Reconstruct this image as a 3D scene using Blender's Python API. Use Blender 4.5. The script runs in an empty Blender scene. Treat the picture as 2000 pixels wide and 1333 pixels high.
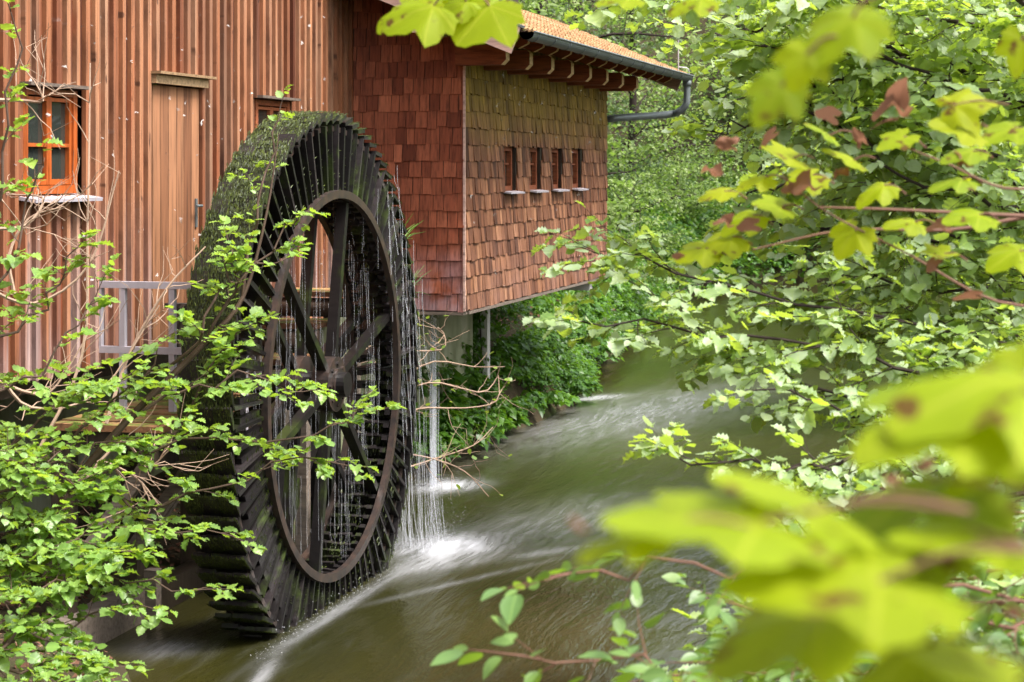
import bpy, math, random
import numpy as np
from mathutils import Vector, Matrix
R = math.radians
rnd = random.Random(7)
rng = np.random.default_rng(7)
S = bpy.context.scene
COL = S.collection

# ------------------------------------------------------------------ camera
TH = math.atan(1000 / 3800.0)          # heading left of the river axis (+Y)
CAMZ = 3.45
cam = bpy.data.cameras.new('camera')
camo = bpy.data.objects.new('camera', cam); COL.objects.link(camo)
camo.location = (0, 0, CAMZ); camo.rotation_euler = (R(90), 0, TH)
cam.sensor_width = 36; cam.lens = 36 * 3800 / 2000.0
cam.shift_y = -(666.5 - 330) / 2000.0
cam.clip_start = 0.05; cam.clip_end = 400
cam.dof.use_dof = True; cam.dof.focus_distance = 15.0; cam.dof.aperture_fstop = 5.2
S.camera = camo
# ------------------------------------------------------------------ world + sun
SUN_EL, SUN_AZ = 60, 100               # azimuth measured clockwise from +Y
w = bpy.data.worlds.new('World'); S.world = w; w.use_nodes = True
nt = w.node_tree; bg = nt.nodes['Background']
sky = nt.nodes.new('ShaderNodeTexSky'); sky.sky_type = 'NISHITA'; sky.sun_disc = False
sky.sun_elevation = R(SUN_EL); sky.sun_rotation = R(SUN_AZ); sky.dust_density = 4; sky.air_density = 1.2
hs = nt.nodes.new('ShaderNodeHueSaturation'); hs.inputs['Saturation'].default_value = 0.3
nt.links.new(sky.outputs[0], hs.inputs['Color']); nt.links.new(hs.outputs[0], bg.inputs[0]); bg.inputs[1].default_value = 0.15
sl = bpy.data.lights.new('sun', 'SUN'); so = bpy.data.objects.new('sun', sl); COL.objects.link(so)
sl.energy = 2.2; sl.angle = R(16); sl.color = (1, .96, .9)
sd = Vector((math.sin(R(SUN_AZ)) * math.cos(R(SUN_EL)), math.cos(R(SUN_AZ)) * math.cos(R(SUN_EL)), math.sin(R(SUN_EL))))
so.rotation_euler = sd.to_track_quat('Z', 'Y').to_euler()
S.view_settings.view_transform = 'Standard'; S.view_settings.look = 'None'
S.view_settings.exposure = 1.65
S.render.engine = 'CYCLES'
try:
    S.cycles.use_denoising = True; S.cycles.denoiser = 'OPENIMAGEDENOISE'
except Exception: pass
S.cycles.max_bounces = 8; S.cycles.transparent_max_bounces = 24; S.cycles.caustics_reflective = False

FW = Vector((-math.sin(TH), math.cos(TH), 0)); RT = Vector((math.cos(TH), math.sin(TH), 0))
def P(px, py, D):
    """point of the world seen at photo pixel (px,py) at depth D metres"""
    v = FW * D + RT * ((px - 1000) / 3800.0 * D); v.z = CAMZ - (py - 330) / 3800.0 * D
    return v

# ------------------------------------------------------------------ helpers
def tag(o, label=None, cat=None, group=None, kind=None):
    if label: o['label'] = label
    if cat: o['category'] = cat
    if group: o['group'] = group
    if kind: o['kind'] = kind
    return o
def thing(name, loc, label, cat, group=None):
    o = bpy.data.objects.new(name, None); COL.objects.link(o); o.location = loc
    o.empty_display_size = .2
    return tag(o, label, cat, group)
def root_loc(p):
    v = Vector((0, 0, 0))
    while p is not None: v += Vector(p.location); p = p.parent
    return v
def link_mesh(name, me, mat, parent=None, smooth=False):
    o = bpy.data.objects.new(name, me); COL.objects.link(o)
    for m in (mat if isinstance(mat, (list, tuple)) else [mat]): me.materials.append(m)
    if parent is not None:
        o.parent = parent
        me.transform(Matrix.Translation(-root_loc(parent)))
    if smooth: me.shade_smooth()
    return o
class MB:
    def __init__(s): s.v = []; s.f = []; s.t = []; s.m = []
    def add(s, vs, fs, tone=.5, mi=0):
        b = len(s.v); s.v += [tuple(x) for x in vs]; s.f += [tuple(b + i for i in f) for f in fs]
        s.t += [tone] * len(fs); s.m += [mi] * len(fs)
    def box(s, c, d, rot=None, tone=.5, mi=0, jit=0):
        x, y, z = (q / 2 for q in d)
        vs = [Vector((a * x, b * y, e * z)) for a in (-1, 1) for b in (-1, 1) for e in (-1, 1)]
        if jit: vs = [q + Vector([rnd.uniform(-jit, jit) for _ in range(3)]) for q in vs]
        if rot is not None: vs = [rot @ q for q in vs]
        c = Vector(c)
        s.add([c + q for q in vs], [(0, 1, 3, 2), (4, 6, 7, 5), (0, 4, 5, 1), (2, 3, 7, 6), (0, 2, 6, 4), (1, 5, 7, 3)], tone, mi)
    def bar(s, a, b, w, h, tone=.5, up=(0, 0, 1)):
        a, b = Vector(a), Vector(b); d = b - a; L = d.length; d.normalize()
        u = Vector(up)
        if abs(d.dot(u)) > .95: u = Vector((1, 0, 0))
        x = d.cross(u).normalized(); z = x.cross(d)
        s.box((a + b) / 2, (w, L, h), Matrix((x, d, z)).transposed(), tone)
    def tube(s, pts, rad, n=8, tone=.5, cap=True):
        pts = [Vector(p) for p in pts]; k = len(pts)
        if not hasattr(rad, '__len__'): rad = [rad] * k
        b = len(s.v); prev = None
        for i, p in enumerate(pts):
            d = (pts[min(i + 1, k - 1)] - pts[max(i - 1, 0)]).normalized()
            if prev is None:
                prev = d.cross(Vector((0, 0, 1)) if abs(d.z) < .9 else Vector((1, 0, 0))).normalized()
            x = (prev - d * prev.dot(d)).normalized(); prev = x; y = d.cross(x)
            for j in range(n):
                a = 2 * math.pi * j / n
                s.v.append(tuple(p + (x * math.cos(a) + y * math.sin(a)) * rad[i]))
        for i in range(k - 1):
            for j in range(n):
                s.f.append((b + i * n + j, b + i * n + (j + 1) % n, b + (i + 1) * n + (j + 1) % n, b + (i + 1) * n + j)); s.t.append(tone); s.m.append(0)
        if cap:
            s.f.append(tuple(b + j for j in range(n))[::-1]); s.f.append(tuple(b + (k - 1) * n + j for j in range(n))); s.t += [tone] * 2; s.m += [0] * 2
    def mesh(s, name):
        me = bpy.data.meshes.new(name); me.from_pydata(s.v, [], s.f); me.update()
        at = me.attributes.new('tone', 'FLOAT', 'FACE'); at.data.foreach_set('value', s.t)
        me.polygons.foreach_set('material_index', s.m)
        return me
    def build(s, name, mat, parent=None, smooth=False, bevel=0):
        o = link_mesh(name, s.mesh(name), mat, parent, smooth)
        if bevel:
            m = o.modifiers.new('bevel', 'BEVEL'); m.width = bevel; m.segments = 2; m.limit_method = 'ANGLE'
        return o

def spline(pts, n):
    pts = [Vector(p) for p in pts]
    if len(pts) == 2: return [pts[0].lerp(pts[1], i / n) for i in range(n + 1)]
    q = [pts[0] * 2 - pts[1]] + pts + [pts[-1] * 2 - pts[-2]]
    out = []; segs = len(pts) - 1
    for i in range(n + 1):
        t = i / n * segs; k = min(int(t), segs - 1); u = t - k
        a, b, c, d = q[k:k + 4]
        out.append(.5 * ((2 * b) + (c - a) * u + (2 * a - 5 * b + 4 * c - d) * u * u + (3 * b - a - 3 * c + d) * u ** 3))
    return out

# ------------------------------------------------------------------ materials
class NM:
    def __init__(s, name):
        s.m = bpy.data.materials.new(name); s.m.use_nodes = True; s.nt = s.m.node_tree
        s.b = s.nt.nodes['Principled BSDF']; s.out = s.nt.nodes['Material Output']
    def n(s, t, **k):
        o = s.nt.nodes.new('ShaderNode' + t)
        for a, b in k.items(): setattr(o, a, b)
        return o
    def l(s, a, b): s.nt.links.new(a, b)
    def coord(s, sc=(1, 1, 1)):
        g = s.n('NewGeometry'); m = s.n('Mapping'); m.inputs['Scale'].default_value = sc
        s.l(g.outputs['Position'], m.inputs['Vector']); return m.outputs[0]
    def noise(s, sc=(1, 1, 1), scale=1, detail=4, rough=.55, dist=0, vec=None):
        t = s.n('TexNoise'); t.inputs['Scale'].default_value = scale; t.inputs['Detail'].default_value = detail
        t.inputs['Roughness'].default_value = rough; t.inputs['Distortion'].default_value = dist
        s.l(vec if vec is not None else s.coord(sc), t.inputs['Vector']); return t.outputs[0]
    def ramp(s, fac, stops, interp='LINEAR'):
        r = s.n('ValToRGB'); r.color_ramp.interpolation = interp
        e = r.color_ramp.elements
        while len(e) < len(stops): e.new(.5)
        for q, (p, c) in zip(e, stops):
            q.position = p; q.color = (*c, 1) if len(c) == 3 else c
        s.l(fac, r.inputs[0]); return r.outputs[0]
    def mix(s, fac, a, b, mode='MIX'):
        m = s.n('Mix', data_type='RGBA', blend_type=mode)
        if isinstance(fac, (int, float)): m.inputs[0].default_value = fac
        else: s.l(fac, m.inputs[0])
        for i, q in ((6, a), (7, b)):
            if isinstance(q, tuple): m.inputs[i].default_value = (*q, 1)
            else: s.l(q, m.inputs[i])
        return m.outputs[2]
    def math(s, op, a, b=0.0, c=None, clamp=False):
        m = s.n('Math', operation=op); m.use_clamp = clamp
        for i, q in enumerate((a, b, c)):
            if q is None: continue
            if isinstance(q, (int, float)): m.inputs[i].default_value = q
            else: s.l(q, m.inputs[i])
        return m.outputs[0]
    def mr(s, v, a, b, c=0.0, d=1.0):
        m = s.n('MapRange'); m.inputs[1].default_value = a; m.inputs[2].default_value = b; m.inputs[3].default_value = c; m.inputs[4].default_value = d
        s.l(v, m.inputs[0]); return m.outputs[0]
    def attr(s, name='tone'):
        a = s.n('Attribute', attribute_name=name); return a.outputs['Fac']
    def bump(s, h, strength=.3, dist=.01, target=None):
        b = s.n('Bump'); b.inputs['Strength'].default_value = strength; b.inputs['Distance'].default_value = dist
        s.l(h, b.inputs['Height']); s.l(b.outputs[0], (target or s.b).inputs['Normal']); return b.outputs[0]
    def xyz(s):
        g = s.n('NewGeometry'); x = s.n('SeparateXYZ'); s.l(g.outputs['Position'], x.inputs[0]); return x.outputs
    def base(s, c, rough=.7, spec=.4):
        if isinstance(c, tuple): s.b.inputs['Base Color'].default_value = (*c, 1)
        else: s.l(c, s.b.inputs['Base Color'])
        if isinstance(rough, (int, float)): s.b.inputs['Roughness'].default_value = rough
        else: s.l(rough, s.b.inputs['Roughness'])
        s.b.inputs['Specular IOR Level'].default_value = spec

def wood(name, stops, grain=(30, 30, 2), rough=.75, stain=None, bump=.4, spec=.3, fac_noise=.35):
    """stops: colours over board tone; grain: noise scale (small along the grain)"""
    m = NM(name); t = m.attr()
    g = m.noise(grain, 1, 6, .65)
    g2 = m.noise(tuple(q * .18 for q in grain), 1, 3, .6)
    f = m.math('ADD', m.math('MULTIPLY', t, 1 - fac_noise), m.math('MULTIPLY', g2, fac_noise), clamp=True)
    c = m.ramp(f, stops)
    if stain: c = stain(m, c)
    c = m.mix(1.0, c, m.ramp(t, [(0, (.62, .58, .56)), (.5, (1, 1, 1)), (1, (1.3, 1.3, 1.3))]), 'MULTIPLY')
    c = m.mix(1.0, c, m.ramp(g, [(.28, (.38, .36, .36)), (.5, (.95, .95, .95)), (.75, (1.3, 1.27, 1.25))]), 'MULTIPLY')
    m.base(c, rough, spec); m.bump(g, bump, .006)
    return m.m

def plank_stain(m, c):
    # weathered silvery grey streaks and rusty resin runs, running down the boards
    x = m.xyz()
    n = m.noise((1, 5.5, .35), 1, 3, .5)
    c = m.mix(m.mr(n, .48, .70, 0, .7), c, (.27, .16, .10))
    n2 = m.noise((1, 9, .8), 1, 4, .6)
    c = m.mix(m.mr(n2, .57, .75, 0, .75), c, (.22, .045, .012))
    n3 = m.noise((1, 2.5, 6), 1.5, 4, .6)
    c = m.mix(m.mr(n3, .66, .78, 0, .55), c, (.28, .22, .20))
    kn = m.noise((1, 16, 7), 1, 2, .4); c = m.mix(m.mr(kn, .70, .76, 0, .8), c, (.05, .018, .009))
    low = m.mr(x[2], 3.3, 2.2, 0, .55)
    return m.mix(m.math('MULTIPLY', low, m.mr(n, .4, .6, 0, 1)), c, (.32, .26, .27))
M = {}
M['plank'] = wood('plank_wood', [(0, (.075, .020, .009)), (.35, (.16, .046, .018)), (.65, (.245, .095, .042)), (1, (.31, .165, .09))], (4, 42, 2.2), stain=plank_stain, fac_noise=.4)
M['door'] = wood('door_wood', [(0, (.20, .075, .032)), (1, (.28, .135, .068))], (6, 30, 1.6))
def red_stain(m, c):
    x = m.xyz()
    n = m.noise((3, 3, 3), 1, 4, .6)
    c = m.mix(m.math('MULTIPLY', m.mr(x[2], 2.7, 2.1, 0, .6), m.mr(n, .35, .6, 0, 1)), c, (.42, .32, .36))
    k = m.noise((9, 9, 5), 1, 3, .6)
    return m.mix(m.mr(k, .62, .8, 0, .4), c, (.10, .035, .02))
M['shingle_red'] = wood('larch_shingle_red', [(0, (.10, .024, .010)), (.4, (.22, .056, .026)), (.8, (.32, .10, .05)), (1, (.40, .17, .10))], (45, 45, 4), stain=red_stain, fac_noise=.3)
def river_stain(m, c):
    x = m.xyz()
    n = m.noise((2, 1.2, 2), 1, 4, .6)
    g = m.math('ADD', x[2], m.math('MULTIPLY', n, .7))
    c = m.mix(m.mr(g, 3.95, 4.55, 0, .85), c, (.23, .15, .012))
    c = m.mix(m.math('MULTIPLY', m.mr(x[2], 3.0, 2.2, 0, .3), m.mr(n, .35, .6, 0, 1)), c, (.27, .16, .14))
    k = m.noise((9, 22, 3), 1, 3, .6)
    return m.mix(m.mr(k, .55, .72, 0, .7), c, (.075, .028, .013))
M['shingle_river'] = wood('larch_shingle_weathered', [(0, (.08, .028, .013)), (.4, (.16, .060, .027)), (.8, (.235, .105, .052)), (1, (.30, .16, .09))], (45, 60, 4), stain=river_stain, fac_noise=.3)
M['rafter'] = wood('rafter_wood', [(0, (.20, .05, .018)), (1, (.32, .10, .038))], (4, 40, 40))
M['endgrain'] = wood('cut_wood', [(0, (.50, .33, .16)), (1, (.62, .43, .24))], (40, 40, 40))
M['barge'] = wood('barge_board_wood', [(0, (.36, .20, .16)), (1, (.52, .36, .31))], (3, 30, 30))
M['orange_wood'] = wood('varnished_window_wood', [(0, (.20, .040, .010)), (1, (.36, .085, .016))], (30, 30, 4), rough=.4)
M['grey_wood'] = wood('grey_weathered_wood', [(0, (.11, .085, .07)), (1, (.26, .21, .17))], (4, 30, 30))
M['dark_wood'] = wood('dark_wet_wood', [(0, (.02, .015, .011)), (1, (.07, .05, .035))], (20, 20, 4), rough=.45)
M['tan_wood'] = wood('tan_timber', [(0, (.26, .16, .08)), (1, (.36, .24, .13))], (4, 30, 30))
def moss_top(m, c):
    n = m.noise((5, 5, 5), 1, 5, .65)
    g = m.n('NewGeometry'); sx = m.n('SeparateXYZ'); m.l(g.outputs['Normal'], sx.inputs[0])
    k = m.math('MULTIPLY', m.mr(sx.outputs[2], .3, .8), m.mr(n, .42, .58))
    return m.mix(k, c, (.10, .13, .02))
M['deck_wood'] = wood('mossy_deck_wood', [(0, (.13, .06, .03)), (1, (.34, .17, .08))], (30, 4, 30), stain=moss_top)
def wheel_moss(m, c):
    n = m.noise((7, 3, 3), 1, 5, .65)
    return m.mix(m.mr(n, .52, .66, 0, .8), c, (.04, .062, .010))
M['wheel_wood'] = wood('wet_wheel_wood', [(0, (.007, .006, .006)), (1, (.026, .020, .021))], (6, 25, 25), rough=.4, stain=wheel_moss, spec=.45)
def iron():
    m = NM('rusty_dark_iron'); n = m.noise((6, 6, 6), 2, 5, .6)
    m.base(m.ramp(n, [(.35, (.022, .018, .017)), (.7, (.060, .036, .027))]), .35, .6); m.bump(n, .2, .004); return m.m
M['iron'] = iron()
def metal(name, c, rough=.45, met=.6):
    m = NM(name); n = m.noise((3, 3, 3), 2, 5, .6)
    a = tuple(q * .75 for q in c); m.base(m.ramp(n, [(.3, a), (.7, c)]), m.mr(n, .3, .7, rough, rough + .2), .5)
    m.b.inputs['Metallic'].default_value = met; return m.m
M['zinc'] = metal('weathered_zinc', (.19, .215, .22)); M['rail'] = metal('pale_painted_steel', (.46, .42, .46), .5, .1)
M['web'] = None
def tiles():
    m = NM('mossy_roof_tile'); n = m.noise((6, 6, 6), 1, 6, .7); n2 = m.noise((1.2, 1.2, 1.2), 1, 4, .6); t = m.attr()
    c = m.mix(t, (.24, .115, .055), (.36, .20, .10))
    c = m.mix(m.mr(n, .5, .62, 0, .8), c, (.10, .095, .03)); c = m.mix(m.mr(n2, .55, .7, 0, .5), c, (.30, .23, .13))
    m.base(c, .9, .2); m.bump(n, .6, .02); return m.m
M['tile'] = tiles()
def concrete():
    m = NM('algae_stained_concrete'); n = m.noise((2, 2, .7), 1, 5, .6); k = m.noise((9, 9, 9), 1, 4, .6)
    c = m.ramp(n, [(.3, (.10, .11, .05)), (.5, (.24, .25, .15)), (.7, (.36, .36, .27))])
    c = m.mix(m.mr(k, .6, .75, 0, .5), c, (.05, .055, .03)); m.base(c, .85, .3); m.bump(k, .3, .01); return m.m
M['concrete'] = concrete()
def plain(name, c, rough=.6, spec=.4):
    m = NM(name); n = m.noise((5, 5, 5), 1, 4, .6)
    m.base(m.mix(n, tuple(q * .7 for q in c), tuple(min(1, q * 1.25) for q in c)), rough, spec); return m.m
M['white_post'] = plain('flaking_white_paint', (.55, .53, .52))
M['dark'] = plain('dark_interior', (.012, .010, .009))
M['bark'] = plain('brown_bark', (.085, .055, .04), .85, .2)
M['bark_dark'] = plain('dark_bark', (.035, .024, .02), .8, .2)
M['twig_pale'] = plain('pale_dry_twig', (.36, .25, .18), .8, .2)
M['twig_red'] = plain('young_brown_twig', (.16, .075, .05), .7, .3)
def glass():
    m = NM('window_glass'); m.base((.03, .035, .03), .04, .9); return m.m
M['glass'] = glass()
def leafmat(name, cols, trans, tmix=.42, rough=.38, spec=.5, brown=None, spots=0, under=None, veins=None):
    m = NM(name); t = m.attr(); n = m.noise((7, 7, 7), 1, 2, .5)
    c = m.ramp(m.math('ADD', m.math('MULTIPLY', t, .8), m.math('MULTIPLY', n, .2), clamp=True), cols)
    tc = m.mix(1.0, m.ramp(t, [(0, tuple(q * .65 for q in trans)), (1, trans)]), (1, 1, 1), 'MULTIPLY')
    if veins:
        lx, ly = m.attr('lx'), m.attr('ly'); ax_ = m.math('ABSOLUTE', lx)
        if veins == 'palm':
            an = m.math('ARCTAN2', ax_, ly); rd = m.math('SQRT', m.math('ADD', m.math('MULTIPLY', lx, lx), m.math('MULTIPLY', ly, ly)))
            vm = None
            for q in (0, 1.05, 1.9):
                dd = m.math('MULTIPLY', m.math('ABSOLUTE', m.math('SUBTRACT', an, q)), rd); e = m.mr(dd, .004, .014, 1, 0)
                vm = e if vm is None else m.math('MAXIMUM', vm, e)
            fr = m.math('ABSOLUTE', m.math('SUBTRACT', m.math('FRACT', m.math('MULTIPLY', m.math('ADD', rd, m.math('MULTIPLY', m.math('SINE', m.math('MULTIPLY', an, 3.0)), .1)), 13.0)), .5)); vm = m.math('MAXIMUM', vm, m.mr(fr, .0, .09, .35, 0))
        else:
            fr = m.math('ABSOLUTE', m.math('SUBTRACT', m.math('FRACT', m.math('MULTIPLY', m.math('SUBTRACT', ly, m.math('MULTIPLY', ax_, .8)), 6.5)), .5))
            vm = m.math('MAXIMUM', m.mr(ax_, .008, .03, 1, 0), m.mr(fr, .0, .10, .55, 0))
        c = m.mix(m.math('MULTIPLY', vm, .5), c, tuple(min(1, q * 1.5 + .04) for q in cols[-1][1])); tc = m.mix(m.math('MULTIPLY', vm, .45), tc, tuple(q * .45 for q in trans))
        big_ = m.noise((1, 1, 1), 13, 3, .6); c = m.mix(m.mr(big_, .5, .75, 0, .45), c, tuple(q * .55 for q in cols[1][1]))
    if spots:
        k = m.noise((1, 1, 1), spots, 3, .6); f = m.mr(k, .61, .66, 0, .9)
        c = m.mix(f, c, (.12, .045, .015)); tc = m.mix(f, tc, (.12, .04, .01))
    if brown:
        b = m.math('GREATER_THAN', t, 1.5); c = m.mix(b, c, brown); tc = m.mix(b, tc, tuple(q * .8 for q in brown))
    if under:
        g = m.n('NewGeometry'); c = m.mix(m.math('MULTIPLY', g.outputs['Backfacing'], .7), c, under)
    m.base(c, rough, spec)
    tr = m.n('BsdfTranslucent'); m.l(tc, tr.inputs[0]); mx = m.n('MixShader'); mx.inputs[0].default_value = tmix
    m.l(m.b.outputs[0], mx.inputs[1]); m.l(tr.outputs[0], mx.inputs[2]); m.l(mx.outputs[0], m.out.inputs[0])
    return m.m
M['leaf_lime'] = leafmat('linden_leaf', [(0, (.07, .15, .03)), (.35, (.18, .29, .06)), (.62, (.30, .40, .20)), (.8, (.40, .48, .32)), (1, (.34, .44, .06))], (.56, .74, .06), .46, .43, .6, under=(.24, .31, .18), veins='pin')  # pale grey-green stops put the whitish sky sheen into the leaf colour
M['leaf_hazel'] = leafmat('hazel_leaf', [(0, (.08, .16, .03)), (.5, (.18, .32, .07)), (1, (.31, .44, .08))], (.48, .68, .05), .44, .4, .65, veins='pin')
M['leaf_dogwood'] = leafmat('dogwood_leaf', [(0, (.06, .14, .03)), (.5, (.12, .22, .06)), (1, (.18, .28, .05))], (.28, .45, .03), .4, .4, .5, veins='pin')
M['leaf_syc'] = leafmat('sycamore_leaf', [(0, (.12, .21, .012)), (.5, (.23, .32, .006)), (1, (.34, .35, .006))], (.56, .64, .0), .55, .55, .18, brown=(.26, .12, .07), spots=22, veins='palm')
M['leaf_far'] = leafmat('woodland_leaf', [(0, (.04, .085, .018)), (.5, (.13, .19, .055)), (1, (.29, .35, .12))], (.27, .44, .06), .38, .5, .35)
M['leaf_dark'] = leafmat('shaded_woodland_leaf', [(0, (.02, .042, .014)), (.5, (.065, .105, .035)), (1, (.15, .21, .08))], (.14, .24, .045), .3, .5, .3)  # darker copy of the woodland leaf, its shade put into the colour
M['leaf_ivy'] = leafmat('bank_plant_leaf', [(0, (.02, .06, .01)), (.5, (.06, .15, .015)), (1, (.13, .26, .02))], (.20, .40, .02), .35, .42, .4)
M['leaf_litter'] = leafmat('dry_leaf_litter', [(0, (.08, .035, .02)), (.6, (.22, .11, .07)), (1, (.34, .22, .15))], (.1, .05, .02), .1, .8, .2)
M['moss'] = leafmat('hanging_moss', [(0, (.014, .018, .005)), (.6, (.04, .055, .012)), (1, (.12, .15, .022))], (.1, .14, .02), .2, .5, .4)
def waterdrops(name, alpha, c=(.85, .86, .92)):
    m = NM(name); m.base(c, .25, .6); tr = m.n('BsdfTransparent'); mx = m.n('MixShader')
    mx.inputs[0].default_value = alpha; m.l(tr.outputs[0], mx.inputs[1]); m.l(m.b.outputs[0], mx.inputs[2]); m.l(mx.outputs[0], m.out.inputs[0]); return m.m
M['fall'] = waterdrops('falling_water', .22); M['web'] = waterdrops('cobweb_silk', .32, (.75, .72, .70))
def ground():
    m = NM('forest_soil'); n = m.noise((2, 2, 2), 1, 6, .7); k = m.noise((14, 14, 14), 1, 5, .7)
    c = m.ramp(n, [(.3, (.03, .024, .012)), (.5, (.06, .045, .025)), (.6, (.04, .055, .015))])
    c = m.mix(m.mr(k, .52, .7, 0, .6), c, (.10, .072, .045)); m.base(c, .95, .2); m.bump(k, .8, .03); return m.m
M['ground'] = ground()
FOAM = [  # (x, y, sx, sy, rot, strength) patches of white water
    (-5.12, 17.0, .36, .5, -.2, .85), (-6.05, 20.3, .28, .42, -.2, .8), (-5.18, 14.4, .07, 1.4, 0, .26), (-4.95, 16.3, .22, .6, -.3, .3),
    (-5.02, 12.4, .06, .5, .18, .26), (-4.55, 15.6, .06, 1.0, -.45, .16), (-3.9, 17.3, .12, 1.2, -.7, .2),
    (-6.0, 12.9, .25, .22, 0, .25), (-4.3, 18.5, .7, 1.6, -.3, .22), (-5.2, 27.0, 1.0, 3.5, -.2, .30), (-6.3, 28.6, .25, .6, -.6, .5)]
def river():
    m = NM('river_water')
    g = m.n('NewGeometry'); sep = m.n('SeparateXYZ'); m.l(g.outputs['Position'], sep.inputs[0]); X, Y = sep.outputs[0], sep.outputs[1]
    # long silky flow lines along the river
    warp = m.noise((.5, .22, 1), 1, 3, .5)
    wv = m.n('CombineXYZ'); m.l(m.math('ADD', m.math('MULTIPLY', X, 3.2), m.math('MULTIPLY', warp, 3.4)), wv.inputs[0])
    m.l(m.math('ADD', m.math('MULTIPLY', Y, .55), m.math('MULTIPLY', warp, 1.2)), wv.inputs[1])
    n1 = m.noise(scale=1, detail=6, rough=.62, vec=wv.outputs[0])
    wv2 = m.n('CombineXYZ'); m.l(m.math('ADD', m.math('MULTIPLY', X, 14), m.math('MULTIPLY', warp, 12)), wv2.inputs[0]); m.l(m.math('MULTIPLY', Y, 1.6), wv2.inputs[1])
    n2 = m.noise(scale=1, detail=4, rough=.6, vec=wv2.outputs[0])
    big = m.noise((.35, .16, 1), 1, 3, .5)
    c = m.ramp(big, [(.3, (.013, .014, .003)), (.5, (.028, .026, .006)), (.7, (.038, .034, .013))])
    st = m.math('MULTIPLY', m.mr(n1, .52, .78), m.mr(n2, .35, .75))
    c = m.mix(m.math('MULTIPLY', st, .28, clamp=True), c, (.20, .20, .18))  # pale streaks: soft whitish reflections painted into the water colour
    tot = None
    for (fx, fy, sx, sy, ro, k) in FOAM:
        dx = m.math('SUBTRACT', X, fx); dy = m.math('SUBTRACT', Y, fy)
        u = m.math('ADD', m.math('MULTIPLY', dx, math.cos(ro) / sx), m.math('MULTIPLY', dy, math.sin(ro) / sx))
        v = m.math('ADD', m.math('MULTIPLY', dx, -math.sin(ro) / sy), m.math('MULTIPLY', dy, math.cos(ro) / sy))
        r2 = m.math('ADD', m.math('MULTIPLY', u, u), m.math('MULTIPLY', v, v))
        e = m.math('MULTIPLY', m.math('EXPONENT', m.math('MULTIPLY', r2, -1.0)), k)
        tot = e if tot is None else m.math('ADD', tot, e)
    foam = m.math('MULTIPLY', tot, m.mr(m.math('ADD', m.math('MULTIPLY', n2, .6), m.math('MULTIPLY', n1, .4)), .3, .62, .15, 1.15), clamp=True)
    c = m.mix(foam, c, (.72, .72, .78))
    m.base(c, m.math('ADD', m.math('MULTIPLY', foam, .5), .13), .5)
    m.b.inputs['IOR'].default_value = 1.33
    h = m.math('ADD', m.math('MULTIPLY', n1, 1.0), m.math('MULTIPLY', n2, .08))
    m.bump(h, .42, .08)
    return m.m
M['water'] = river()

# ------------------------------------------------------------------ ground and river
YL = [-40, 8, 10.6, 11.6, 12.1, 19, 22, 24, 26, 28, 30, 36, 48, 54, 59, 63, 66, 70]
XLv = [-5.0, -5.0, -5.2, -5.6, -6.55, -6.55, -6.55, -6.6, -6.45, -6.4, -7.0, -7.4, -8.6, -9, -7, 2, 20, 60]
YR = [-40, 0, 20, 30, 44, 50, 53, 56]; XRv = [-.9, -.9, -.7, -.4, .4, 3, 12, 60]
def XL(y): return np.interp(y, YL, XLv)
def XR(y): return np.interp(y, YR, XRv)
def height(x, y):
    x = np.asarray(x, float); y = np.asarray(y, float)
    sL = XL(y) - x; sR = x - XR(y)
    bank = np.where(y > 60, (y - 60) * .0, 0)
    zl0 = .1 + np.minimum(np.clip(sL, 0, 40) * 2.0, .9 + np.clip(sL, 0, 40) * .45); zl = zl0; zl = np.where(y < 19.5, .22 + np.clip(sL - .6, 0, 9) * .12, zl)
    t = np.clip((y - 19.5) / 2.5, 0, 1); zl = np.where((y >= 19.5) & (y < 22), (.22 + np.clip(sL - .6, 0, 9) * .12) * (1 - t) + zl0 * t, zl)
    cap = 1.9 + np.clip(sL - 4, 0, 100) * .16; zl = np.minimum(zl, cap)
    zr = np.minimum(.1 + sR * 1.9, 1.75 + np.clip(sR - 1, 0, 100) * .10)
    z = np.where(sL > 0, zl, np.where(sR > 0, zr, -np.clip(np.minimum(-sL, -sR) * 1.2, 0, .9) - .02))
    z = z + .06 * np.sin(x * 2.1 + y * 1.3) * np.cos(y * 1.7 - x) * (np.abs(z) > .1)
    return z
xs = np.unique(np.concatenate([np.linspace(-260, -16, 22), np.arange(-16, 6, .22), np.linspace(6, 260, 22)]))
ys = np.unique(np.concatenate([np.linspace(-120, -4, 14), np.arange(-4, 40, .3), np.arange(40, 80, .8), np.linspace(80, 340, 20)]))
gx, gy = np.meshgrid(xs, ys); gz = height(gx, gy)
nx, ny = len(xs), len(ys)
me = bpy.data.meshes.new('ground')
idx = np.arange(nx * ny).reshape(ny, nx)
F = np.stack([idx[:-1, :-1], idx[:-1, 1:], idx[1:, 1:], idx[1:, :-1]], -1).reshape(-1, 4)
me.from_pydata(np.stack([gx, gy, gz], -1).reshape(-1, 3).tolist(), [], F.tolist()); me.update()
tag(link_mesh('ground', me, M['ground'], smooth=True), kind='structure')
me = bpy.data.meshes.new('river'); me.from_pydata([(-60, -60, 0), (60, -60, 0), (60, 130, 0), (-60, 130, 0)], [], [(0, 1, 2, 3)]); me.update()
tag(link_mesh('river', me, M['water']), kind='structure')

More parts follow.
